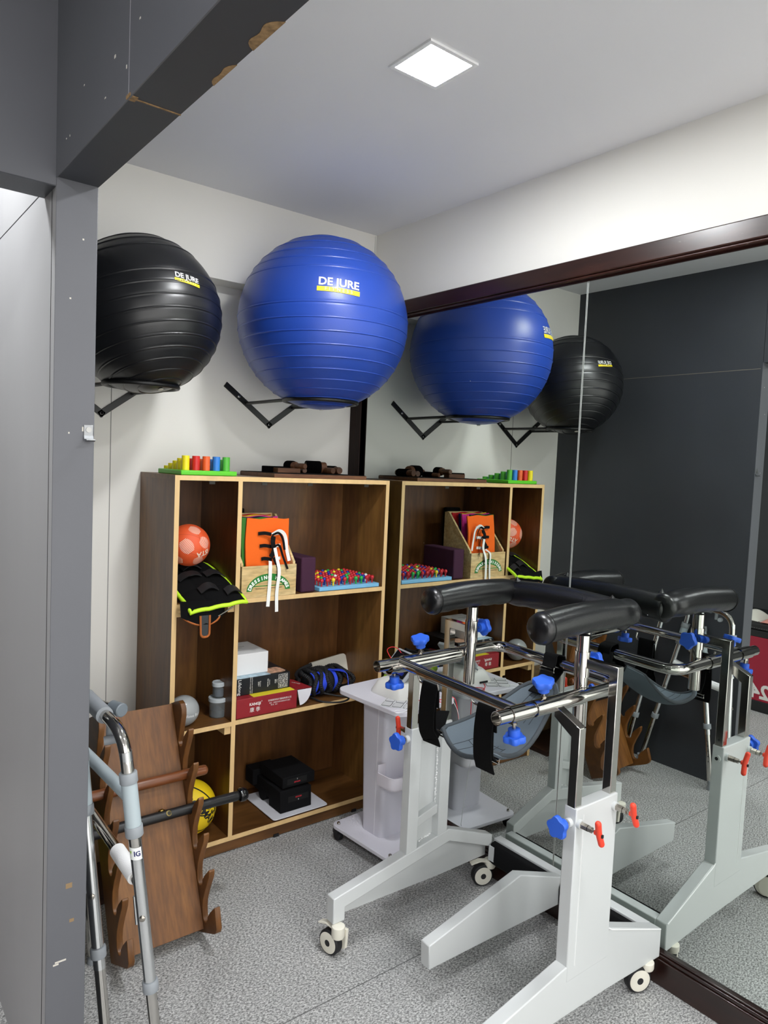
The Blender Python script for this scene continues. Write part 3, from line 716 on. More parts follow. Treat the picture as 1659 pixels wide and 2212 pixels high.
def vest():
    t = thing('weight_vest', 'black quilted weight vest with neon yellow binding draped over the shelf edge', 'weight vest', (-.88,-.3,Z1))
    A, B, C_, D_ = Vector((-1.012,-.10,1.118)), Vector((-.800,-.10,1.130)), Vector((-.985,-.415,.9985)), Vector((-.770,-.43,1.0255))
    def f(u, v, h=0):
        p = (A*(1-u)+B*u)*(1-v)+(C_*(1-u)+D_*u)*v
        hump = .016*math.sin(PI*v)*math.sin(PI*u)+.006*math.sin(PI*v)
        q = abs(math.sin(3*PI*u))**.35*.006+abs(math.sin(3*PI*v))**.35*.006
        p = p + Vector((0, 0, hump+q+h))
        p.y -= .015*math.sin(PI*v)
        if u == 0 and False: pass
        return p
    MB().grid(f, 48, 48, -.016).obj('quilted_panel', M_BLACK_CLOTH, t, ang=70)
    nm = mat('neon_yellow','c8f52c',.6)
    ed = [f(0,k/16) for k in range(16)]+[f(k/16,1) for k in range(16)]+[f(1,1-k/16) for k in range(16)]
    MB().tube([p+Vector((0,0,-.003)) for p in ed+[f(1,0)]], .0080, 10).obj('binding', nm, t)
    st = mat('black_webbing','151517',.6)
    for v, u0, u1 in ((.40,.12,.52),(.42,.60,.95),(.70,.30,.62),(.80,.72,.98),(.18,.35,.7)):
        MB().grid(lambda a,b: f(u0+(u1-u0)*a, v+.11*b, .006+.012*math.sin(PI*a)), 12, 4, .004).obj('strap', st, t)
vest()
def ankle_weight():
    t = thing('weight_bag', 'black weight bag with brown-orange binding hanging below the vest', 'weight bag', (-.95,-.36,.98))
    om = mat('burnt_orange_binding','a85a1e',.65)
    MB().grid(lambda u,v: (-1.0125+.165*u, -.375-.025*math.sin(PI*u)-.012*v, 1.035-.058*v-.028*math.sin(PI*u)*v), 16, 8, .014).obj('bag', M_BLACK_CLOTH, t)
    MB().tube(curve([(-1.0125,-.393,1.0),(-1.005,-.40,.976),(-.975,-.415,.957),(-.94,-.42,.9495),(-.91,-.42,.9515),(-.878,-.413,.964),(-.86,-.40,.985)],6), .0045, 8).obj('binding', om, t)
    lp = fillet([(-.953,-.425,.985),(-.951,-.428,.905),(-.917,-.428,.905),(-.916,-.425,.985)], .02, 6)
    MB().prism([(p.x,p.y+.001,p.z) for p in lp], (0,.004,0)).obj('tongue', mat('dark_grey_webbing','2b2f31',.6), t)
    MB().tube(lp, .0042, 8).obj('tongue_binding', om, t)
    MB().tube(curve([(-.915,-.405,.985),(-.88,-.41,.975),(-.845,-.405,.987),(-.81,-.40,1.003)],6), .003, 8).obj('wire_edge', M_STEEL, t)
ankle_weight()

# ---- middle shelf
def boxes():
    rm = mat('carton_red','8f1b24',.55, var=.06, vscale=(40,40,40)); wt = mat('print_white','ecebe6',.6)
    x0, x1, y0, y1, z0, z1 = -.757, -.478, -.352, -.105, Z2, Z2+.078
    t = thing('carton', 'flat red KANGJI cardboard carton with an open torn flap, lowest of its stack', 'carton', ((x0+x1)/2,(y0+y1)/2,z0), 'stacked boxes on the middle shelf')
    b = MB().box(x0,x1,y0,y1,z0,z1).obj('body', rm, t, bevel=.002)
    MB().box(x0+.075,x1-.012,y0+.001,y0+.055,z1+.0003,z1+.001).obj('yellow_label', mat('label_yellow','e9d52f',.6), b)
    m = MB(); text_flat(m, 'KANGJI', .0155, (x0+.082,y0,z0+.050), (1,0,-.02), (0,0,1), off=.0007, bold=.0004)
    text_flat(m, '®', .007, (x0+.112,y0,z0+.057), (1,0,0), (0,0,1), off=.0007)
    text_flat(m, '康 季', .021, (x0+.082,y0,z0+.026), (1,0,-.02), (0,0,1), off=.0007)
    text_flat(m, '安徽康季医疗器械有限公司', .0092, (x0+.196,y0,z0+.052), (1,0,-.01), (0,0,1), off=.0007)
    text_flat(m, '地址：安徽省合肥市高新技术开发区', .0062, (x0+.196,y0,z0+.041), (1,0,-.01), (0,0,1), off=.0007)
    text_flat(m, '电 话：0551', .0062, (x0+.170,y0,z0+.033), (1,0,-.01), (0,0,1), off=.0007)
    m.obj('lettering', wt, b)
    f = MB().prism([(x1-.001,y0+.002,z1-.001),(x1+.078,y0+.010,z1-.006),(x1+.052,y0+.12,z1),(x1-.001,y0+.19,z1)], (0,0,.002)).obj('top_flap', rm, t)
    text_flat(MB(), 'KANGJI', .013, (x1+.035,y0+.07,z1+.001), (.5,-1,0), (1,.5,0), off=.0022).obj('flap_lettering', wt, f)
    n = 10; lp = [(x1+.002,y0+.001,z1-.004),(x1+.077,y0+.009,z1-.008)]+[(x1+.018+.058*math.cos(PI/2*k/n),y0+.003+.006*math.cos(PI/2*k/n),z1-.010-.062*math.sin(PI/2*k/n)) for k in range(1,n+1)]
    MB().prism(lp, (0,.002,0)).obj('inner_flap', mat('card_white','e6e4ea',.7), t)
    # black box
    z = z1+.0012; bx0, bx1, by0, by1 = -.752, -.492, -.312, -.045; zt = z+.068
    km = mat('carton_black','15181d',.4)
    t = thing('carton', 'black printed appliance box with white lettering, middle of its stack', 'carton', ((bx0+bx1)/2,(by0+by1)/2,z), 'stacked boxes on the middle shelf')
    b = MB().box(bx0,bx1,by0,by1,z,zt).obj('body', km, t, bevel=.0015)
    m = MB(); text_flat(m, 'Lifelong', .0205, (bx0+.026,by0,z+.034), (0,0,-1), (1,0,0), off=.0006)
    for k, (dx, s, tx) in enumerate(((.075,.0075,'Electric massager with'),(.083,.0065,'heat function and 4 heads'),(.112,.010,'500+'),(.120,.0065,'Routines'),(.155,.010,'10 levels'),(.163,.0065,'intensity'),(.190,.010,'80w'),(.198,.0065,'Motor'))):
        text_flat(m, tx, s, (bx0+dx,by0,z+.036), (0,0,-1), (1,0,0), off=.0006)
    q0, q1, r0, r1 = bx0+.185, bx1-.012, z+.006, zt-.006
    q0 = bx0+.205
    for a in (0,1/3,2/3,1): 
        zz = r0+(r1-r0)*a; m.box(q0,q1,by0-.0007,by0-.0001,zz-.0005,zz+.0005)
    for a in (0,.33,.66,1):
        xx = q0+(q1-q0)*a; m.box(xx-.0005,xx+.0005,by0-.0007,by0-.0001,r0,r1)
    R = random.Random(5)
    for i in range(3):
        for j in range(3):
            cx_ = q0+(q1-q0)*(i+.5)/3; cz_ = r0+(r1-r0)*(j+.5)/3
            for k in range(4): m.box(cx_-.004+R.uniform(0,.003),cx_+.001+R.uniform(0,.004),by0-.0007,by0-.0001,cz_-.006+k*.0032,cz_-.0045+k*.0032)
    m.obj('lettering', wt, b)
    pm = mat('printed_photo','8a8d90',.35,var=.8,vscale=(60,60,60))
    MB().box(bx0+.006,bx1-.09,by0+.004,by0+.045,zt+.0002,zt+.0008).obj('printed_band', mat('print_ice_blue','a9c2d0',.35,var=.3,vscale=(40,40,40)), b)
    MB().rbox(bx1-.105,bx1-.008,by0+.012,by0+.085,zt+.0002,zt+.0008,.02).obj('printed_picture', mat('printed_skin','c99d82',.4,var=.6,vscale=(70,70,70)), b)
    # white box
    z = zt+.0012
    t = thing('carton', 'plain white cardboard box, topmost of its stack', 'carton', (-.652,-.19,z), 'stacked boxes on the middle shelf')
    b = MB().box(-.732,-.577,-.272,-.085,z,z+.088).obj('body', mat('card_white_box','e4e4e4',.6), t, bevel=.0015)
    MB().box(-.708,-.632,-.160,-.157,z+.0881,z+.0884).box(-.69,-.65,-.178,-.176,z+.0881,z+.0884).obj('top_print', mat('print_grey','55565a',.6), b)
boxes()

def exercise_ropes():
    t = thing('exercise_rope', 'bundle of coiled black braided rope with blue straps on the middle shelf', 'exercise rope', (-.275,-.25,Z2))
    bm_ = mat('strap_blue','2a48d8',.6)
    MB().sphere((-.275,-.235,Z2+.058), .055, 24, 14, (1.9,1.3,1.0)).obj('core_bundle', mat('black_web_dark','0b0b0d',.8), t)
    for i, (x, tl) in enumerate(((-.378,.20),(-.348,.28),(-.316,.22),(-.283,.1),(-.205,-.28),(-.183,-.4),(-.225,.3))):
        pts = []
        for k in range(96):
            a = 2*PI*k/96; pts.append((x+tl*.055*math.cos(a)+.010*math.sin(3*a+i), -.238+.080*math.cos(a)*(.82 if i in (0,5) else 1), Z2+.0595+.050*math.sin(a)*(.85 if i in (0,5) else 1.02)))
        m = MB().ribtube(pts, .0105, 10)
        m.obj('rope_coil', mat('braided_rope','101013',.7,bump=1,bscale=260), t)
    for x0, x1, tl in ((-.368,-.348,.3),(-.332,-.305,.26),(-.262,-.246,.1)):
        MB().grid(lambda u,v: (x0+(x1-x0)*u+.02*tl*math.cos(PI*v), -.238-.076*math.sin(PI*(.12+.76*v)), Z2+.058+.049*math.cos(PI*(.05+.85*v))), 4, 16, .003).obj('strap', bm_, t)
    MB().strap(curve([(-.262,-.25,Z2+.108),(-.228,-.30,Z2+.112),(-.200,-.312,Z2+.098),(-.200,-.330,Z2+.060),(-.205,-.33,Z2+.035),(-.222,-.325,Z2+.022)],6), .026, .003, (1,0,0)).obj('handle_strap', bm_, t)
    MB().tube(curve([(-.375,-.30,Z2+.012),(-.35,-.355,Z2+.004),(-.29,-.392,Z2+.002),(-.235,-.382,Z2+.002),(-.222,-.355,Z2+.004),(-.26,-.325,Z2+.008),(-.31,-.30,Z2+.020)],8), .004, 10).obj('cable', M_RUBBER, t)
    MB().tube(curve([(-.40,-.24,Z2+.075),(-.38,-.18,Z2+.082),(-.33,-.14,Z2+.09),(-.28,-.15,Z2+.108)],6), .008, 8).obj('rope_end', mat('braided_rope','101013',.7), t)
exercise_ropes()
def white_case():
    M = Matrix.Rotation(math.radians(14), 3, 'Y')
    m = MB().rbox(-.102,.102,-.048,.048,-.0,.030,.018); 
    R3 = Matrix.Translation((-.150,-.085,Z2+.056)) @ Matrix.Rotation(math.radians(-7),4,'Y') @ Matrix.Rotation(math.radians(72),4,'X')
    o = m.xf(R3).obj('plastic_case', M_CREAM, org=(-.148,-.095,Z2), bevel=.005, bseg=3)
    tag(o, 'white rounded plastic case leaning behind the coiled black rope', 'case')
white_case()

# ---- small left shelf
def left_shelf():
    c, R = (-.954,-.298,Z2+.0585-.002), .0585
    o = tag(MB().sphere(c, R, 40, 24).obj('pilates_ball', mat('silver_vinyl','9c9f9f',.35,spec=.6,coat=.2), org=(c[0],c[1],c[2]-R)), 'small silver grey exercise ball on the low left shelf', 'ball')
    text_ball(MB(), 'Pilates Ball', .016, c, R, 12, -6, 0, off=.0008).obj('lettering', mat('logo_white','f4f4f2',.5), o)
    pl = mat('frosted_plastic','e6ecee',.15,trans=.9); pl.node_tree.nodes['Principled BSDF'].inputs['IOR'].default_value = 1.25
    def jar(x, y, z, r, h, label, cm, ch):
        t = thing('putty_jar', label, 'jar', (x,y,z), 'lidded plastic jars on the low left shelf')
        MB().lathe([(r*.88,0),(r*.92,.002),(r*.98,h),(r*.93,h),(r*.87,.0035)], (x,y,z), (0,0,1), 28).obj('body', pl, t)
        MB().lathe([(r*.84,.004),(r*.86,ch)], (x,y,z), (0,0,1), 24).obj('putty', cm, t)
        MB().lathe([(r*1.0,h-.011),(r*1.06,h-.011),(r*1.06,h+.003),(r*.98,h+.005),(r*.9,h+.003)], (x,y,z), (0,0,1), 28).obj('lid', mat('frosted_lid','c6ced2',.3,trans=.2), t)
    jar(-.797,-.268,Z2-.0018,.0365,.075,'larger clear plastic jar with grey contents, under a smaller jar',mat('putty_grey','4b5356',.6),.030)
    jar(-.797,-.268,Z2+.0785,.0245,.055,'smaller clear plastic jar with dark blue contents, on top of the larger jar',mat('putty_blue','22304a',.6),.034)
left_shelf()

# ---- bottom shelf
def bottom_shelf():
    o = tag(MB().rbox(-.572,-.300,-.357,-.085,Z0+.004,Z0+.0075,.014).obj('tray', mat('white_sheet','dcdce2',.5), org=(-.436,-.22,Z0+.004), bevel=.001), 'thin white square board lying on the bottom shelf', 'board')
    MB().box(-.556,-.316,-.335,-.10,Z0,Z0+.004).obj('rubber_backing', M_RUBBER, o)
    z = Z0+.0077
    t = thing('foam_trainer', 'black foam exercise blocks with small red logos stacked on the white board', 'foam trainer', (-.44,-.2,z))
    lw = [(-.3685,-.325,z+.0),(-.372,-.325,z+.092),(-.528,-.325,z+.098),(-.523,-.325,z)]
    MB().prism(lw, (0,.10,0)).obj('foam_block', M_BLACK_FOAM, t, bevel=.003)
    m = MB().box(-.523,-.3685,-.225,-.055,z+.03,z+.094)
    m.obj('foam_block', M_BLACK_FOAM, t, bevel=.003)
    MB().cyl((-.525,-.165,z+.03),(-.37,-.165,z+.03),.0295,24).obj('roller_foot', M_BLACK_FOAM, t)
    MB().box(-.512,-.352,-.318,-.120,z+.103,z+.150).obj('foam_block', M_BLACK_FOAM, t, bevel=.003)
    MB().box(-.545,-.42,-.115,-.045,z+.05,z+.120).obj('foam_block', M_BLACK_FOAM, t, bevel=.003)
    gm = mat('foam_recess','050506',.9); rm = mat('logo_red','b3202c',.6); wm = mat('logo_white','f4f4f2',.5)
    for x0, x1, y, z0, z1, fl in ((-.487,-.385,-.3252,z+.040,z+.066,1),(-.490,-.392,-.3182,z+.114,z+.140,0)):
        b = MB().box(x0,x1,y-.0004,y+.001,z0,z1).obj('logo_recess', gm, t)
        cx = (x0+x1)/2; cz = (z0+z1)/2; s = -1 if fl else 1
        text_flat(MB(), 'strauss', .011, (cx,y-.0006,cz-.004*s), (s,0,0), (0,0,s), off=.0004, bold=.0004).obj('logo_lettering', rm, b)
        text_flat(MB(), 'S', .009, (cx,y-.0006,cz+.007*s), (s,0,0), (0,0,s), off=.0004).obj('logo_mark', wm, b)
    c, R = (-.900,-.245,Z0+.1076-.0003), .1076
    ym = mat('yellow_rubber','f2cf16',.5,bump=.4,bscale=420)
    o = tag(MB().sphere(c, R, 56, 32).obj('basketball', ym, org=(c[0],c[1],c[2]-R)), 'yellow basketball with black seams in the bottom left compartment', 'basketball', 'yellow basketballs')
    bk = mat('seam_black','141414',.6)
    ball_bands(c, R, [(.25,-.55,.8),(.62,.62,.30),(.28,-.5,.8,.062),(.28,-.5,.8,-.062)], .0062, bk, o)
    text_ball(MB(), 'COSMAK', .044, c, R, 38, -24, -47, off=.0012, bold=.0012, spacing=1.0, align='RIGHT').obj('lettering', bk, o)
    text_ball(MB(), 'ST 600', .017, c, R, 38, -4, -47, off=.0012, bold=.0004, align='RIGHT').obj('lettering', bk, o)
bottom_shelf()
# ================================================================== LEFT CORNER
def wall_rack():
    th = math.radians(25); d = Vector((0, math.sin(th), math.cos(th))); n = Vector((0, -math.cos(th), math.sin(th)))
    O = Vector((0,-.748,.004))
    def Q(x, u, w_): return Vector((x,0,0))+O+d*u+n*w_
    t = thing('exercise_bar_rack', 'walnut brown wooden rack with notched side plates leaning in the left corner', 'exercise rack', (-1.215,-.70,0))
    U0, P_ = .043, .111
    def plate(x0, x1):
        lp = [(0,0),(0,.150),(.004,.166),(.016,.178)]
        for k in range(6):
            u = U0+P_*k
            lp += [(u+.030,.186),(u+.036,.184),(u+.020,.142)]
            for a in range(0, 9):
                q = math.radians(70+a*200/8)
                lp.append((u+.004+.0175*math.cos(q), .1005+.0165*math.sin(q)) if 0 else (u+.006-.0185*math.sin(math.radians(a*180/8-0))*1.0, .118-.0185+.0185*math.cos(math.radians(a*180/8))) )
            lp += [(u+.032,.088),(u+.056,.101),(u+.085,.130),(u+.106,.155),(u+.124,.176)] if k < 5 else [(u+.030,.099),(u+.055,.118),(u+.085,.142),(u+.105,.150),(u+.125,.146),(u+.138,.130),(u+.140,.1),(u+.140,0)]
        m = MB().prism([Q(x0,u,w_) for u,w_ in lp], (x1-x0,0,0))
        return m.obj('notched_plate', M_RACKV, t, bevel=.0015)
    plate(-1.3605,-1.3415); plate(-1.0855,-1.0665)
    MB().add([Q(x,u,w_) for x in (-1.3415,-1.0855) for u in (.012,.735) for w_ in (.052,.076)], [(0,1,3,2),(4,6,7,5),(0,4,5,1),(2,3,7,6),(0,2,6,4),(1,5,7,3)]).obj('back_board', M_RACK, t, bevel=.001)
    def bar(u, x0, x1, r, name, mt, lab, cat):
        p = lambda x: Q(x, u+.006, .118-.0185+(r-.0185)*.5)
        o = MB().lathe([(r*.5,-.004),(r*.85,-.001),(r,.006),(r,(x1-x0)-.008),(r*.85,(x1-x0)-.001),(r*.5,(x1-x0)+.003)], p(x0), (1,0,0), 28).obj(name, mt, org=p((x0+x1)/2)-Vector((0,0,r)))
        return tag(o, lab, cat), p
    dm = wood('dowel_wood','643618','7a4522','905831',(1.2,14,14),.35,.3)
    bar(U0+P_*4, -1.44, -1.008, .0170, 'wooden_dowel', dm, 'dark brown wooden dowel resting across the upper notches of the wooden rack', 'exercise bar')
    o, p = bar(U0+P_*3, -1.46, -.905, .0165, 'weight_bar', mat('matt_black_tube','141416',.45), 'black exercise bar with a round end knob resting across the wooden rack', 'exercise bar')
    e = p(-.905)
    MB().lathe([(.0165,-.001),(.0225,.002),(.0245,.010),(.0235,.022),(.017,.031),(.006,.035)], e, (1,0,0), 24).obj('end_knob', mat('gloss_black','0c0c0e',.15), o)
    q = p(-1.165)
    dd = Vector((.15,-.75,.6)).normalized()
    MB().lathe([(.0095,.0160),(.0095,.0175),(.0085,.0178)], q, dd, 20).obj('badge', mat('badge_gold','8b7a4c',.4,metal=.8), o)
    MB().lathe([(.006,.0178),(.006,.0184)], q, dd, 16).obj('badge', mat('badge_dark','2a261c',.5), o)
    MB().lathe([(.010,.015),(.011,.018),(.006,.022)], p(-1.18), (0,.5,.9), 16).obj('clamp_bolt', mat('brass','b79a55',.3,metal=1), o)
wall_rack()

def walker():
    t = thing('walking_frame', 'folded shiny aluminium walking frame with grey tubes standing beside the pillar', 'walking frame', (-1.45,-1.0,0))
    r = .0148
    L = {'near': (Vector((-1.403,-1.277,0)), Vector((-.097,.079,1))),
         'rear': (Vector((-1.400,-.705,0)), Vector((-.120,-.150,1))),
         'left': (Vector((-1.492,-1.157,0)), Vector((-.060,.158,1))),
         'wall': (Vector((-1.500,-.750,0)), Vector((-.052,-.235,1)))}
    at = lambda k, z: L[k][0]+L[k][1]*z
    tops = {'near':.86,'rear':.80,'left':.74,'wall':.80}
    for k in L:
        o = MB().tube([at(k,.27), at(k,tops[k])], r, 18).obj('leg', M_ALU, t)
        MB().tube([at(k,.03), at(k,.30)], r*.92, 18).obj('leg_extension', M_CHROME, o)
        a = at(k,.0); dr = L[k][1].normalized()
        MB().lathe([(.019,0),(.0185,.012),(.0155,.018),(.0145,.045),(.012,.047)], Vector((a.x,a.y,.0005)), dr if 0 else (0,0,1), 20).obj('rubber_tip', M_GREY_PLASTIC, o)
        c = at(k,.31 if k == 'left' else .278)
        MB().lathe([(r+.0035,-.013),(r+.0045,-.011),(r+.0045,.011),(r+.0035,.013)], c, dr, 20).obj('collar', M_GREY_PLASTIC, o)
        s = at(k,.455); nn = Vector((-.45,-.9,0)) if k in ('near','left') else Vector((.9,-.3,0))
        nn.normalize(); MB().lathe([(.0075,r-.001),(.0075,r+.002),(.004,r+.004)], s, nn, 14).obj('screw', M_STEEL, o)
        h = MB()
        for q in range(5): 
            p_ = at(k,.24-.025*q); h.lathe([(.003,r*.92-.0005),(.003,r*.92+.0004)], p_, Vector((.95,-.3,0)), 8)
        h.obj('adjustment_holes', mat('hole_dark','2a2a2c',.6), o)
    # upper frames
    pts = fillet([at('near',.60), at('near',.905), Vector((-1.503,-.985,.920)), Vector((-1.503,-.93,.919))], .075, 10)
    MB().tube(pts, r*1.02, 18).obj('top_rail', M_CHROME, t)
    MB().tube(fillet([at('left',.62), at('left',.925), Vector((-1.545,-1.09,.95)), Vector((-1.540,-.93,.95)), at('wall',.86), at('wall',.62)], .06, 10), r*.95, 18).obj('top_rail', M_ALU, t)
    MB().tube([Vector((-1.500,-1.09,.914)), Vector((-1.502,-.94,.919))], r*1.45, 18).obj('hand_grip', M_GREY_PLASTIC, t)
    MB().lathe([(.0155,-.02),(.018,-.018),(.018,.02),(.0155,.022)], Vector((-1.462,-1.065,.917)), (.35,-1,0), 20).obj('hinge_sleeve', mat('hinge_grey','6d757c',.4), t)
    MB().tube([Vector((-1.467,-1.05,.917)), Vector((-1.53,-.94,.93))], .0085, 14).obj('cross_tube', M_CHROME, t)
    MB().lathe([(.010,0),(.011,.003),(.011,.030),(.009,.034)], Vector((-1.515,-1.135,.866)), (.9,-.25,.1), 16).obj('push_button', M_GREY_PLASTIC, t)
    MB().cyl((-1.497,-1.12,.866),(-1.497,-1.12,.90),.008,12).obj('push_button', M_GREY_PLASTIC, t)
    # pale sleeves and rails
    for k, z0, z1 in (('near',.662,.800),('wall',.70,.80),('left',.66,.80)):
        dr = L[k][1].normalized(); ln = (z1-z0)/dr.z
        s_ = MB().lathe([(r+.004,0),(r+.004,ln)], at(k,z0), dr, 22).obj('sleeve', M_PALE_TUBE, t)
        for z in (z0+.004, z1-.004):
            MB().lathe([(r+.0055,-.013),(r+.0065,-.011),(r+.0065,.011),(r+.0055,.013)], at(k,z), dr, 22).obj('collar', M_GREY_PLASTIC, s_)
    MB().tube([at('near',.745), at('rear',.745)], r*1.05, 16).obj('side_rail', M_PALE_TUBE, t)
    MB().tube([at('left',.745), at('wall',.745)], r*.9, 16).obj('side_rail', M_ALU, t)
    a, b = at('near',.535), at('rear',.575)
    MB().tube([a, b], r*.95, 16).obj('grip_rail', M_CHROME, t)
    MB().tube([a+(b-a)*.06, a+(b-a)*.34], .0195, 18).obj('foam_grip', M_WHITE_FOAM, t)
    a, b = at('left',.55), at('wall',.59)
    MB().tube([a, b], r*.9, 16).obj('grip_rail', M_CHROME, t)
    MB().tube([a+(b-a)*.45, a+(b-a)*.95], .0185, 18).obj('foam_grip', M_WHITE_FOAM, t)
    MB().tube([at('near',.50)+Vector((-.012,.012,0)), at('near',.43)+Vector((-.013,.013,0))], .004, 8).obj('clip_rod', M_ALU, t)
    # sticker
    dr = L['near'][1].normalized(); c = at('near',.615); nn = Vector((-.50,-.86,0)).normalized(); ex = Vector((-nn.y,nn.x,0)); ex = ex if ex.x > 0 else -ex
    def cylp(x, z, rr): a_ = x/rr; return c+dr*z+(nn*math.cos(a_)+ex*math.sin(a_))*rr
    st = MB().grid(lambda u,v: cylp((u-.5)*.034, (v-.5)*.030, r+.0012), 10, 4).obj('sticker', mat('sticker_white','e4e6e4',.5), t)
    vs, fs = text_verts('IG', .017, bold=.0006)
    MB().add([cylp(v.x+.0055, v.y, r+.0018) for v in vs], fs).obj('lettering', mat('print_indigo','23235f',.5), st)
    MB().grid(lambda u,v: cylp(-.0105+.0035*math.sin(6.28*u)*v, -.002+.009*(v), r+.0021), 6, 4).obj('logo_figure', mat('logo_leaf_green','8cb53a',.5), st)
walker()

def corner_items():
    tag(MB().box(-1.545,-1.105,-.43,-.20,0,.028).obj('floor_plank', wood('dark_base','2c160d','3d2013','4a2a1a',(3,12,12),.45), org=(-1.32,-.3,0), bevel=.002), 'dark wooden base board on the floor left of the bookcase, below the carton', 'wooden board')
    o = tag(MB().box(-1.54,-1.13,-.19,-.012,0,.36).obj('carton', wood('carton_kraft','6f5738','7d6342','8a6f4b',(3,3,3),.8), org=(-1.33,-.1,0), bevel=.002), 'brown kraft carton on the floor left of the bookcase, behind the rack', 'carton')
    m = MB().box(-1.1299,-1.1293,-.10,-.06,.17,.22)
    for k in range(6): m.box(-1.1299,-1.1293,-.155+.008*k,-.151+.008*k,.20,.214)
    m.obj('printed_marks', mat('print_black','15130f',.7), o)
    c, R = (-1.475,-.315,.03+.118), .118
    o = tag(MB().sphere(c, R, 40, 24).obj('basketball', mat('olive_rubber','a39a1c',.55,bump=.4,bscale=420), org=(c[0],c[1],c[2]-R)), 'olive yellow ball on the wooden base, half hidden behind the rack', 'basketball', 'yellow basketballs')
    ball_bands(c, R, [(.25,-.55,.8),(.62,.62,.30),(.28,-.5,.8,.062)], .006, mat('seam_black','141414',.6), o)
corner_items()

# ================================================================== TROLLEY
TA = math.radians(4.2); TC = Vector((-.196,-.667,0)); TM = Matrix.Translation(TC) @ Matrix.Rotation(TA, 4, 'Z')
def TP(x, y, z): return TM @ Vector((x,y,z))
def trolley():
    t = thing('equipment_trolley', 'white plastic trolley with rounded top, single column and castors by the bookcase', 'trolley', (TC.x,TC.y,0))
    MB().rbox(-.166,.160,-.196,.196,.621,.641,.045,8).xf(TM).obj('top_board', M_WHITE_PLASTIC, t, bevel=.003)
    MB().rbox(-.172,.172,-.190,.185,.052,.067,.03,8).xf(TM).obj('base_board', M_WHITE_PLASTIC, t, bevel=.002)
    m = MB(); lo = []; hi = []
    def ring(z, a, b, yc): 
        o = []
        for cx, cy, q0 in ((a,b,0),(-a,b,90),(-a,-b,180),(a,-b,270)):
            for k in range(5):
                q = math.radians(q0+22.5*k); o.append(TP(-.015+cx-math.copysign(.02,cx)+.02*math.cos(q), yc+cy-math.copysign(.02,cy)+.02*math.sin(q), z))
        return o
    a, b = ring(.067,.078,.062,.02), ring(.622,.080,.078,.03)
    n = len(a); m.add(a+b, [tuple(range(n))[::-1], tuple(range(n,2*n))]+[(i,(i+1)%n,n+(i+1)%n,n+i) for i in range(n)])
    c = m.obj('column', mat('column_white','dcdae4',.4), t)
    MB().prism([TP(-.0937,.0,.07),TP(-.0937,.0025,.07),TP(-.0957,.0025,.62),TP(-.0957,.0,.62)], TM.to_3x3() @ Vector((.0006,0,0))).obj('column_seam', mat('seam_pale','f4f3f8',.4), c)
    # bin basket on the column front
    b0, b1, y0, y1, z0, z1, r = -.125, .095, -.135, -.042, .300, .350, .035
    lp = []
    for cx, cy, q0 in ((b0+r,y1,None),(b0+r,y0+r,180),(b1-r,y0+r,270),(b1,y1,None)):
        if q0 is None: lp.append((b0 if cx < 0 else b1, y1))
        else:
            for k in range(7): q = math.radians(q0+15*k); lp.append((cx+r*math.cos(q), cy+r*math.sin(q)))
    wl = MB(); N = len(lp); vs = []; fs = []
    for x, y in lp: vs += [TP(x,y,z0), TP(x,y,z1)]
    cxm, cym = (b0+b1)/2, y1
    for x, y in lp:
        s = .965; vs += [TP(cxm+(x-cxm)*s, cym+(y-cym)*s, z0), TP(cxm+(x-cxm)*s, cym+(y-cym)*s, z1)]
    for i in range(N-1):
        fs += [(2*i,2*i+2,2*i+3,2*i+1),(2*N+2*i,2*N+2*i+1,2*N+2*i+3,2*N+2*i+2),(2*i+1,2*i+3,2*N+2*i+3,2*N+2*i+1),(2*i,2*N+2*i,2*N+2*i+2,2*i+2)]
    wl.add(vs, fs)
    wl.prism([TP(x,y,z0-.001) for x,y in lp], (0,0,.004))
    wl.prism([TP(b0,y1,z0),TP(b1,y1,z0),TP(b1,y1,z1+.03),TP(b0,y1,z1+.03)], TM.to_3x3() @ Vector((0,.004,0)))
    wl.obj('side_tray', mat('tray_white','e0dbe4',.4), t)
    for sx, sy in ((-1,-1),(1,-1),(-1,1),(1,1)):
        x, y = sx*.150, sy*.158
        o = MB().cyl(TP(x,y,.0215)+Vector((-.010,0,0)), TP(x,y,.0215)+Vector((.010,0,0)), .0215, 22).obj('castor', M_RUBBER, t)
        MB().obox(TP(x,y,.042), (.034,.030,.020), Matrix.Rotation(TA,3,'Z')).obj('castor_fork', M_RUBBER, o)
        MB().lathe([(.0075,0),(.0075,.004),(.0055,.009),(.002,.0105)], TP(x,y,.067), (0,0,1), 14).obj('dome_nut', M_CHROME, t)
trolley()

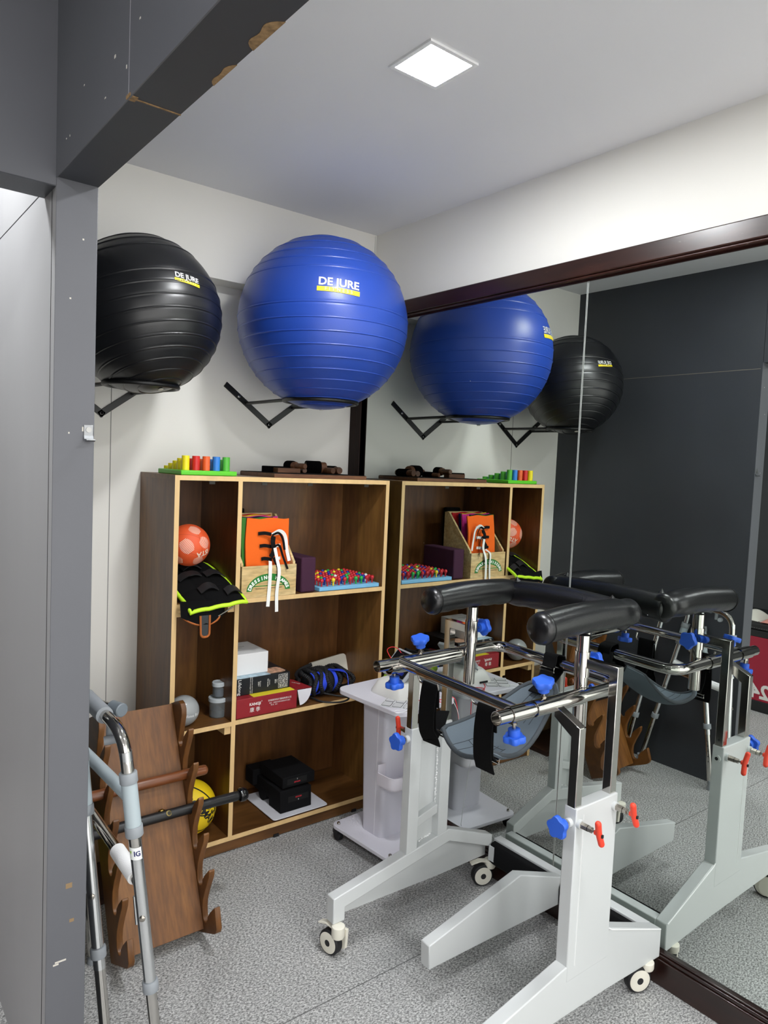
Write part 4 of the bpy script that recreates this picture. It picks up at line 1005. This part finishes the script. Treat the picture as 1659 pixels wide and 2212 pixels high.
def trolley_items():
    z = .6412; wp = mat('device_white','ecebe6',.35); gp = mat('device_grey','aeb2b8',.4)
    t = thing('therapy_device', 'white electrotherapy unit with a tilted grey tablet on the trolley top', 'therapy device', TP(.015,.0,z))
    m = MB(); o0 = TP(.005,-.005,z)
    sq = lambda h, a, b, r: [o0+TM.to_3x3() @ Vector((a*math.copysign(abs(math.cos(q))**.45,math.cos(q)), b*math.copysign(abs(math.sin(q))**.45,math.sin(q)), h)) for q in [2*PI*k/32 for k in range(32)]]
    rs = [sq(0,.088,.098,0), sq(.008,.088,.098,0), sq(.045,.070,.078,0), sq(.056,.058,.066,0)]
    vs = sum(rs, []); fs = [tuple(range(32))[::-1], tuple(96+k for k in range(32))]
    for i in range(3):
        for k in range(32): k2 = (k+1)%32; fs.append((i*32+k,i*32+k2,(i+1)*32+k2,(i+1)*32+k))
    m.add(vs, fs).obj('base_unit', wp, t)
    MB().obox(o0+TM.to_3x3() @ Vector((-.02,-.0985,.010)), (.045,.003,.008), Matrix.Rotation(TA,3,'Z')).obj('vent_slot', mat('slot_black','141414',.7), t)
    R3 = Matrix.Translation(o0+Vector((-.012,.030,.058))) @ Matrix.Rotation(math.radians(-97),4,'Z') @ Matrix.Rotation(math.radians(48),4,'X')
    MB().rbox(-.085,.085,-.0,.125,-.007,.007,.012).xf(R3).obj('tablet', gp, t, bevel=.002)
    MB().rbox(-.077,.077,.008,.117,.0071,.0078,.004).xf(R3).obj('screen', mat('screen_dark','16181c',.15), t)
    MB().rbox(-.06,.06,.02,.035,.0079,.0083,.002).xf(R3).obj('screen_label', mat('label_blue_dark','1d2c86',.4), t)
    MB().tube([R3 @ Vector((.0,.085,-.007)), o0+Vector((.115,.03,.002))], .004, 8).obj('kickstand', mat('stand_grey','70757a',.4), t)
    MB().tube([R3 @ Vector((.05,.06,-.012)), R3 @ Vector((.105,.02,-.02))], .0045, 10).obj('stylus', mat('stylus_grey','8f9296',.35), t)
    MB().sphere(TP(.083,.135,z+.020), .020, 18, 10, (1.5,1,1)).cyl(TP(.07,.13,z+.020), TP(.13,.15,z+.020), .010, 14).obj('x', mat('lime_plastic','a6c93a',.5)).name = 'hand_weight'
    o = bpy.data.objects['hand_weight']; tag(o, 'small lime green hand weight behind the tablet on the trolley', 'hand weight')
    gel = mat('gel_pad','d6d6d8',.5); ed = mat('pad_outline','4d4f52',.5)
    film = tag(MB().obox(TP(-.085,-.105,z+.0007), (.115,.135,.0010), Matrix.Rotation(TA+.55,3,'Z')).obj('electrode_film', mat('film_white','dfe0e4',.3), org=TP(-.085,-.105,z)), 'clear film sheet lying under the grey electrode pads on the trolley', 'film sheet')
    Rm = Matrix.Rotation(TA+.55,3,'Z'); first = None; k = 0
    cen = TP(-.085,-.105,z+.0014)
    names = [['front left','front right'],['middle left','middle right'],['back left','back right']]
    for i in range(3):
        for j in range(2):
            p = cen + Rm @ Vector((-.027+.054*j, -.044+.043*i, 0))
            if first is None:
                R4 = Matrix.Translation(p) @ Rm.to_4x4()
                b = MB().rbox(-.0245,.0245,-.0185,.0185,0,.0008,.006).xf(R4).obj('electrode_pad', ed, org=p)
                MB().rbox(-.0228,.0228,-.0168,.0168,.0007,.0013,.005).xf(R4).obj('gel_face', gel, b); first = b; fp = Vector(p)
                b_ = b
            else: b_ = copy_tree(first, Vector(p)-fp)
            tag(b_, 'grey square electrode pad, %s of the six on the clear film' % names[i][j], 'electrode pad', 'electrode pads on the trolley')
    rw = mat('wire_red','d8202f',.45); ww = mat('wire_white','e6e6e6',.5)
    def wire(nm, pts, m_, lab, r=.0016): tag(MB().tube(curve(pts,8), r, 8).obj(nm, m_, org=pts[0]), lab, 'cable')
    wire('lead_wire', [TP(.03,.05,z+.10),TP(.02,.09,z+.155),TP(.06,.07,z+.16),TP(.085,.02,z+.09),TP(.10,-.03,z+.03),TP(.07,-.10,z+.003),TP(.03,-.15,z+.003),TP(.055,-.185,z+.003),TP(.075,-.21,z-.03),TP(.08,-.215,z-.16)], rw, 'red lead wire looping over the tablet and hanging off the trolley front')
    wire('lead_wire', [TP(-.03,-.07,z+.004),TP(.0,-.13,z+.003),TP(.05,-.17,z+.004),TP(.11,-.18,z+.004),TP(.135,-.199,z+.0),TP(.15,-.215,z-.10),TP(.165,-.22,z-.2)], rw, 'red lead wire lying across the front right of the trolley top')
    wire('lead_wire', [TP(.06,.03,z+.10),TP(.09,.0,z+.07),TP(.105,-.07,z+.010),TP(.105,-.16,z+.003),TP(.115,-.199,z+.002),TP(.14,-.22,z-.08),TP(.115,-.20,z-.22),TP(.11,-.17,z-.38),TP(.13,-.17,.10),TP(.12,-.16,.069)], ww, 'thin white lead wire hanging from the trolley top to its base', .0011)
    wire('lead_wire', [TP(-.10,-.16,z+.003),TP(-.13,-.175,z+.004),TP(-.165,-.165,z+.004),TP(-.175,-.188,z+.003),TP(-.12,-.19,z+.003),TP(-.06,-.17,z+.003)], ww, 'short white lead wire at the front left edge of the trolley top', .0013)
trolley_items()
# ================================================================== GAIT TRAINER
def gait_trainer():
    t = thing('gait_trainer', 'large white steel gait trainer with chrome frame and black padded armrests against the mirror', 'gait trainer', (-.4,-1.42,0))
    YN0, YN1 = -1.777, -1.738      # near unit
    YF0, YF1 = -1.105, -1.066      # far unit
    YM0, YM1 = -1.430, -1.392      # middle unit
    top = [(-.783,.190),(-.290,.281),(-.015,.176)]
    W = M_WHITE_METAL
    # near side: closed plate
    near = [(-.783,.190),(-.290,.281),(-.015,.176),(-.015,.085),(-.300,.100),(-.735,.108),(-.783,.108)]
    nl = MB().prism([(x,YN0,z) for x,z in near], (0,YN1-YN0,0)).obj('base_leg', W, t, bevel=.003)
    up = MB().box(-.487,-.300,YN0-.0006,YN1,.20,.682).obj('upright', W, t, bevel=.003)
    MB().box(-.4555,-.4540,YN0-.0016,YN0-.0004,.235,.66).obj('weld_bead', mat('weld_white','f2f3f3',.3), up)
    MB().tube([(-.300,YN0-.0005,.285),(-.287,YN0-.0005,.276),(-.02,YN0+.0,.176)], .0022, 8).obj('weld_bead', mat('weld_white','f2f3f3',.3), nl)
    # middle leg
    mid = [(-.668,.176),(-.275,.263),(-.050,.182),(-.050,.090),(-.30,.096),(-.664,.102)]
    MB().prism([(x,YM0,z) for x,z in mid], (0,YM1-YM0,0)).obj('base_leg', W, t, bevel=.003)
    # far side: open tube frame with a recessed plate
    q = .046
    MB().prism([(x,YF0,z) for x,z in [(-.783,.190),(-.290,.281),(-.060,.194),(-.060,.146),(-.285,.234),(-.737,.150),(-.737,.106),(-.783,.106)]], (0,YF1-YF0,0)).obj('base_leg', W, t, bevel=.003)
    MB().prism([(x,YF1-.006,z) for x,z in [(-.740,.150),(-.285,.234),(-.060,.150),(-.060,.100),(-.30,.098),(-.740,.108)]], (0,.004,0)).obj('web_plate', W, t)
    fu = MB().box(-.487,-.440,YF0+.0005,YF1,.222,.682).box(-.345,-.300,YF0+.0005,YF1,.25,.682).box(-.44,-.345,YF0+.006,YF1,.642,.682)
    fu = fu.obj('upright', W, t, bevel=.002)
    MB().box(-.44,-.345,YF1-.006,YF1-.002,.25,.645).obj('web_plate', W, t)
    MB().prism([(-.44,YF0+.008,.325),(-.345,YF0+.008,.352),(-.345,YF0+.008,.385),(-.44,YF0+.008,.358)], (0,.03,0)).obj('cross_brace', W, t, bevel=.002)
    R = random.Random(8); m = MB()
    for k in range(40):
        z = .37+.26*k/40; m.sphere((-.3455+R.uniform(-.0015,.0015),YF0+.022+R.uniform(-.002,.002),z), R.uniform(.002,.0042), 8, 6)
    m.obj('weld_bead', mat('weld_white','f2f3f3',.3), fu); m = MB()
    for k in range(22):
        u = k/22; m.sphere((-.44+.09*u,YF0+.03+R.uniform(-.003,.003),.249+.017*u+R.uniform(-.002,.002)), R.uniform(.003,.006), 8, 6)
    m.obj('weld_bead', mat('weld_white','f2f3f3',.3), fu)
    # rear crossbar with black foam face
    MB().box(-.050,-.014,YN1-.001,YF0+.001,.086,.177).obj('crossbar', W, t, bevel=.003)
    fo = [(-.0505,.088),(-.070,.088),(-.0765,.096),(-.0765,.158),(-.070,.168),(-.0505,.170)]
    for y0, y1 in ((YN1+.004,YM0-.004),(YM1+.004,YF0-.006)):
        MB().prism([(x,y0,z) for x,z in fo], (0,y1-y0,0)).obj('foam_pad', M_BLACK_FOAM, t, bevel=.002)
    MB().sweep([(-.052,YF0-.014,.16),(-.078,YF0-.016,.158),(-.080,YF0-.016,.105),(-.045,YF0-.016,.088)], [(-.012,-.0015),(.012,-.0015),(.012,.0015),(-.012,.0015)], False, (0,1,0)).obj('bracket', W, t)
    # castors
    def castor(x, y, ax, top, brake=True):
        a = Vector(ax).normalized(); s = Vector((-a.y, a.x, 0)); c = Vector((x,y,.0405))
        o = MB().lathe([(.030,-.015),(.0365,-.0145),(.0405,-.010),(.0405,.010),(.0365,.0145),(.030,.015)], c, a, 32).obj('castor', M_RUBBER, t)
        MB().lathe([(.012,-.0168),(.0300,-.0160),(.0335,-.0152),(.0335,.0152),(.0300,.0160),(.012,.0168)], c, a, 32).obj('wheel_hub', M_CREAM, o)
        MB().lathe([(.0105,-.0170),(.0105,.0170)], c, a, 24).obj('axle_cap', M_RUBBER, o)
        f = MB(); p0 = c+s*.030+Vector((0,0,.046))
        f.lathe([(.019,-.020),(.0215,-.014),(.0215,top-.0405-.046-.002),(.017,top-.0405-.046)], p0, (0,0,1), 24)
        for sg in (1,):
            b = c-a*.0285
            f.prism([b+s*.002+Vector((0,0,.044)), b+s*.050+Vector((0,0,.050)), b+s*.046+Vector((0,0,-.014)), b+s*.024+Vector((0,0,-.026)), b-s*.006+Vector((0,0,-.022)), b-s*.016+Vector((0,0,.0)), b-s*.012+Vector((0,0,.026))], a*.0110)
        f.obj('castor_fork', M_CREAM, o, bevel=.001)
        if brake:
            MB().sweep([c+s*.02+Vector((0,0,.052)), c-s*.015+Vector((0,0,.056)), c-s*.048+Vector((0,0,.046))], [(-.011,-.002),(.011,-.002),(.011,.002),(-.011,.002)], False, a).obj('brake_pedal', M_CREAM, o)
    castor(-.775,-1.085, (-1,-.22,0), .106)
    castor(-.090,-1.090, (-.45,-1,0), .098)
    castor(-.100,-1.757, (-.45,-1,0), .092)
    castor(-.760,-1.752, (-1,.10,0), .108)
    # chrome posts
    C = M_CHROME; s = .0138
    def post(x, yc, z0, z1): return MB().box(x-s,x+s,yc-s,yc+s,z0,z1)
    YN, YF = -1.7575, -1.0855
    yn, yf = -1.672, -1.170          # tube axes
    ZT = .936
    for yc, ya, sg in ((YN,yn,1),(YF,yf,-1)):
        p = MB(); x = -.472
        sec = [(-s,-s),(s,-s),(s,s),(-s,s)]
        prof = [(yc-sg*s,.60),(yc-sg*s,.898),(ya-sg*.012,.938),(ya-sg*.012,.906),(yc+sg*s,.868),(yc+sg*s,.60)]
        p.prism([(x-s,y,z) for y,z in prof], (2*s,0,0)); p.obj('chrome_post', M_CHROME, t, bevel=.002)
        x = -.3155
        prof = [(yc-sg*s,.60),(yc-sg*s,1.040),(ya+sg*.030,1.040),(ya+sg*.030,1.012),(yc+sg*s,1.012),(yc+sg*s,.60)]
        p = MB().prism([(x-s,y,z) for y,z in prof], (2*s,0,0)); p.obj('chrome_post', M_CHROME, t, bevel=.002)
        MB().cyl((x+.0136,yc,.702),(x+.0142,yc,.702),.004,12).obj('post_hole', M_RUBBER, t)
        # armrest pole
        px, py = -.322, ya+sg*.025
        MB().cyl((px,py,.842),(px,py,1.105),.0192,26).obj('armrest_pole', C, t)
        MB().cyl((px,py,.985),(px,py,1.058),.0222,26).obj('pole_sleeve', C, t)
        # side tube sleeves
        for x0, x1 in ((-.655,-.575),(-.560,-.355)):
            MB().pipe((x0,ya,ZT),(x1,ya,ZT),.0222,.0025,26).obj('tube_sleeve', C, t)
    # U-shaped inner tube
    MB().tube(fillet([(-.60,yn,ZT),(-.150,yn,ZT),(-.150,yf,ZT+.012),(-.60,yf,ZT+.012)], .062, 12), .0186, 22).obj('frame_tube', C, t)
    for ya, dz in ((yn,0),(yf,.010)):
        MB().pipe((-.703,ya,ZT+dz),(-.56,ya,ZT+dz),.0186,.002,24).obj('handle_end', C, t)
    MB().tube([(-.616,yn,ZT+.002),(-.612,yf,ZT+.012)], .0168, 20).obj('crossbar', C, t)
    # sling hooks
    for y0, y1 in ((-1.245,-1.335),(-1.475,-1.575)):
        MB().tube(fillet([(-.598,y0,ZT-.010),(-.588,y0,ZT-.034),(-.588,y1,ZT-.040),(-.598,y1,ZT-.014)], .012, 6), .0036, 10).obj('sling_hook', C, t)
    # clamp knobs
    def knob(c, ax, stem=.035, R0=.031, name='clamp_knob'):
        c = Vector(c); a = Vector(ax).normalized(); e1 = a.orthogonal().normalized(); e2 = a.cross(e1)
        o = MB(); vs = []; lay = [(.0,.93),(.003,1),(.014,1),(.017,.93)]; N = 50
        for h, k in lay:
            for i in range(N):
                q = 2*PI*i/N; rr = R0*k*(.90+.10*math.cos(5*q)); vs.append(c+a*h+e1*rr*math.cos(q)+e2*rr*math.sin(q))
        fs = [tuple(range(N))[::-1], tuple(3*N+i for i in range(N))]
        for l in range(3):
            for i in range(N): j = (i+1)%N; fs.append((l*N+i,l*N+j,(l+1)*N+j,(l+1)*N+i))
        o.add(vs, fs).lathe([(.016,-.018),(.016,0)], c, a, 24)
        o = o.obj(name, M_BLUE_KNOB, t)
        MB().cyl(c-a*.018, c-a*(.018+stem), .0048, 12).cyl(c-a*(.018+stem*.55), c-a*(.018+stem*.8), .0085, 6).obj('threaded_stem', M_STEEL, o)
    knob((-.630,yn,ZT-.058), (.1,0,-1), .022)
    knob((-.628,yf,ZT-.050), (.1,0,-1), .022)
    knob((-.520,yn+.002,ZT+.058), (-.25,-.1,1), .024)
    knob((-.530,yf-.002,ZT+.068), (-.25,-.1,1), .024)
    knob((-.270,yn+.025,1.020), (1,0,0), .022)
    knob((-.270,yf-.025,1.030), (1,0,0), .022)
    knob((-.530,YN,.640), (-1,-.05,0), .018)
    knob((-.530,YF,.645), (-1,-.05,0), .018)
    def tee(x, y, z, sg, tilt):
        d = Vector((0,sg,0)); b = Vector((x,y,z))
        n_ = MB().cyl(b-d*.001, b+d*.010, .013, 20).obj('threaded_boss', M_WHITE_METAL, t)
        MB().cyl(b+d*.008, b+d*.030, .0098, 6).cyl(b+d*.0315, b+d*.042, .0088, 6).cyl(b+d*.042, b+d*.058, .0036, 12).obj('lock_nut', M_STEEL, n_)
        c = b+d*.066; v = Vector((math.sin(tilt),0,math.cos(tilt))); 
        m = MB().tube([c-v*.031, c-v*.012+d*-.002, c+d*-.003, c+v*.012+d*-.002, c+v*.031], .0085, 14).cyl(b+d*.052, c, .0072, 14).sphere(c-v*.031,.0085,14,8).sphere(c+v*.031,.0085,14,8)
        m.obj('pull_handle', M_RED_KNOB, n_)
        sd = Vector((-v.z,0,v.x)); MB().obox(c-v*.004+d*.0075, (.006,.004,.008)).obj('handle_slot', M_RUBBER, n_)
    tee(-.474,YN0,.640,-1,-.32); tee(-.317,YN0,.648,-1,-.35)
    tee(-.462,YF1,.655,1,-.1); tee(-.322,YF1,.655,1,.2)
    MB().cyl((-.3005,YN,.640),(-.294,YN,.640),.012,18).obj('threaded_boss', M_WHITE_METAL, t)
    MB().cyl((-.294,YN,.640),(-.2935,YN,.640),.006,14).obj('boss_hole', M_RUBBER, t)
    for yy, zz in ((YN,.640),(YF,.645)): MB().cyl((-.486,yy,zz),(-.500,yy,zz),.012,18).obj('threaded_boss', M_WHITE_METAL, t)
    # padded armrests
    def pad(name, p0, p1, r, dome, parent, rumple):
        p0, p1 = Vector(p0), Vector(p1); d = (p1-p0); L = d.length; d.normalize(); up = Vector((0,0,1)); sd = d.cross(up)
        n = 40; N = 36; vs = []; fs = []
        for i in range(n+1):
            tt = i/n; h = tt*L
            k = 1
            if h < dome: k = math.sqrt(max(.0, 1-((dome-h)/dome)**2))*.28+.72
            if rumple and L-h < .09: k *= 1-.09*math.sin(PI*min(1,(L-h)/.09))**2
            if L-h < .03: k *= math.sqrt(max(0,1-((.03-(L-h))/.03)**2))*.28+.72
            if i == 0: k = .70
            bow = .010*math.sin(PI*tt)
            for j in range(N):
                q = 2*PI*j/N
                w = 1+.018*math.sin(3*q+9*tt)*tt+(.03*math.sin(14*tt*PI)*max(0,-math.sin(q))**3)
                vs.append(p0+d*h+(sd*math.cos(q)*1.02+up*math.sin(q)*.98)*r*k*w+up*bow)
        for i in range(n):
            for j in range(N): j2 = (j+1)%N; fs.append((i*N+j,i*N+j2,(i+1)*N+j2,(i+1)*N+j))
        fs += [tuple(range(N)), tuple(n*N+j for j in range(N))]
        o = MB().add(vs, fs).obj(name, M_BLACK_LEATHER, parent, ang=70)
        MB().tube([p0+d*(dome*.9)+(sd*math.cos(q)*1.02+up*math.sin(q)*.98)*r*1.005+up*.001 for q in [2*PI*k/48 for k in range(48)]], .0016, 6, True).obj('seam_stitch', mat('stitch_dark','050506',.8), o)
        return o
    ZA = 1.141
    pad('armrest_pad', (-.530,-1.643,ZA), (-.082,-1.643,ZA+.008), .0455, .030, t, True)
    pad('armrest_pad', (-.520,-1.186,ZA-.004), (-.082,-1.192,ZA), .0455, .030, t, True)
    cb = pad('chest_pad', (-.120,-1.655,ZA-.001), (-.120,-1.180,ZA-.003), .0465, .012, t, False)
    for y in (-1.61,-1.225):
        MB().lathe([(.004,.040),(.012,.046),(.005,.056),(.001,.062)], (-.125,y,ZA), (-.25,0,1), 12).obj('leather_pleat', M_BLACK_LEATHER, cb)
gait_trainer()

def sling():
    t = thing('sling_seat', 'grey padded sling seat hung on black webbing straps inside the gait trainer', 'sling seat', (-.42,-1.43,.7))
    yc = -1.425
    def f(u, v, h=0):
        # u front (0) to rear (1), v across
        x = -.572+.37*u; sag = 1-(2*u-.75)**2*.55
        z = .742+(.865-.742)*u**1.6-.050*math.sin(PI*min(1,u*1.15))*(.12+.88*(1-v))
        half = .118*(1-.52*u**1.5)
        half *= 1-.55*max(0,(u-.86)/.14)**2 - .12*max(0,(.10-u)/.10)**2
        s_ = (v-.5)*2
        x += .055*u*(1-u)*0 + .02*(abs(s_)**2)*(1-u)
        z += .040*(1-abs(s_)**2)*-1*(1-.3*u) + .030
        return (x, yc-.008*u+half*s_, z+h)
    MB().grid(f, 36, 24, .011).obj('seat_pad', M_GREY_CLOTH, t, ang=70)
    ed = [f(k/14,0) for k in range(14)]+[f(1,k/8) for k in range(8)]+[f(1-k/14,1) for k in range(14)]+[f(0,1-k/10) for k in range(10)]
    MB().tube([Vector(p)-Vector((0,0,.005)) for p in ed], .0072, 10, True).obj('binding', M_GREY_TRIM, t)
    st = MB()
    for v in (.28,.40,.60,.72):
        st.tube([Vector(f(u/12*.34+.02,v,.0006)) for u in range(13)], .0008, 6); st.tube([Vector(f(.66+u/12*.30,v,.0006)) for u in range(13)], .0008, 6)
    for u in (.2,.34,.72):
        st.tube([Vector(f(u,   .28+.44*k/14,.0006)) for k in range(15)], .0008, 6)
    st.obj('stitching', mat('stitch_grey','33383c',.8), t)
    wb = M_BLACK_CLOTH
    def strap(pts, wid, up, name='strap'): return MB().strap(curve(pts,8), wid, .004, up).obj(name, wb, t)
    def buckle(c, ax, w_):
        c = Vector(c); a = Vector(ax).normalized(); u_ = Vector((0,0,1)); L = []
        MB().tube([c-a*w_/2-u_*.006, c+a*w_/2-u_*.006, c+a*w_/2+u_*.006, c-a*w_/2+u_*.006], .0028, 8, True).obj('buckle', M_CHROME, t)
    # front far strap, front near strap: over the hook, down to the seat corner, tail up
    for y, ye, zz in ((-1.296,-1.312,.730),(-1.533,-1.538,.728)):
        strap([(-.582,y,.84),(-.586,y,.902),(-.592,y,.900),(-.600,y,.84),(-.600,y-.002,.77),(-.594,ye,zz+.012),(-.588,ye,zz-.004)], .068, (0,1,0))
        strap([(-.582,y+.004,.86),(-.578,y+.006,.80),(-.566,y+.012,.758),(-.556,ye+.004,.738)], .052, (0,1,0))
        buckle((-.560,ye,zz+.024), (0,1,0), .05)
    strap([(-.556,-1.30,.748),(-.530,-1.285,.780),(-.505,-1.27,.800)], .040, (0,1,.3), 'strap_tail')
    # rear strap over the rear tube
    strap([(-.255,-1.425,.862),(-.215,-1.423,.885),(-.180,-1.418,.945),(-.171,-1.416,.972),(-.150,-1.415,.9715),(-.128,-1.415,.962),(-.124,-1.415,.93),(-.150,-1.416,.905),(-.195,-1.42,.875)], .050, (0,1,0))
    strap([(-.126,-1.43,.945),(-.108,-1.44,.93),(-.085,-1.455,.905)], .036, (0,1,0), 'strap_tail')
    buckle((-.192,-1.419,.93), (0,1,0), .056)
sling()

# ================================================================== NEXT ROOM (seen in the mirror)
def plyo():
    cm = mat('crimson_vinyl','9c1731',.5); bk = mat('black_vinyl_trim','101012',.45)
    x0, x1, y0, y1 = -3.58, -2.98, -1.02, -.22
    t = thing('jump_box', 'crimson padded jump box marked 24 with black top and base, seen in the mirror', 'jump box', ((x0+x1)/2,(y0+y1)/2,0))
    MB().box(x0+.004,x1-.004,y0+.004,y1-.004,.072,.512).obj('body', cm, t, bevel=.006)
    MB().box(x0,x1,y0,y1,0,.074).obj('base_band', bk, t, bevel=.004)
    MB().box(x0+.002,x1-.002,y0+.002,y1-.002,.51,.556).obj('top_band', bk, t, bevel=.004)
    MB().box(x0-.004,x1+.004,y0-.004,y1+.004,.558,.605).obj('top_cushion', bk, t, bevel=.012, bseg=3)
    b = MB(); text_flat(b, '24', .135, (x1-.004,-.712,.135), (0,1,0), (0,0,1), off=.0012, bold=.004)
    b.obj('number', mat('print_pale','e2dedb',.6), t)
    st = MB()
    for k in range(46): st.box(x1+.0035,x1+.0046,y0+.02+k*.0165,y0+.03+k*.0165,.570,.5715)
    st.obj('stitching', mat('stitch_pale','8a8a8a',.7), t)
    pk = mat('salmon_cloth','d08c80',.85)
    tag(MB().grid(lambda u,v: (-3.28+.28*u, -1.0+.325*v, .612+.085*math.sin(PI*min(1,max(0,v)))**.8*(math.sin(PI*u)**.4)+.0), 18, 18, .004).obj('cushion', pk, org=(-3.15,-.85,.606), ang=70), 'salmon pink cushion lying on top of the crimson jump box', 'cushion')
    tag(MB().grid(lambda u,v: (-3.25+.24*u, -.655+.16*v, .611+.06*math.sin(PI*v)*math.sin(PI*u)**.5), 14, 14, .004).obj('towel', mat('pale_towel','c9c6bc',.9), org=(-3.13,-.6,.606), ang=70), 'pale folded towel beside the pink cushion on the jump box', 'towel')
    tag(MB().obox((-3.085,-.76,.6065), (.13,.36,.002), Matrix.Rotation(.1,3,'Z')).obj('paper_sheet', mat('paper_white','e8e6e2',.8), org=(-3.085,-.76,.606)), 'white paper sheet hanging near the jump box front edge', 'paper sheet')
plyo()
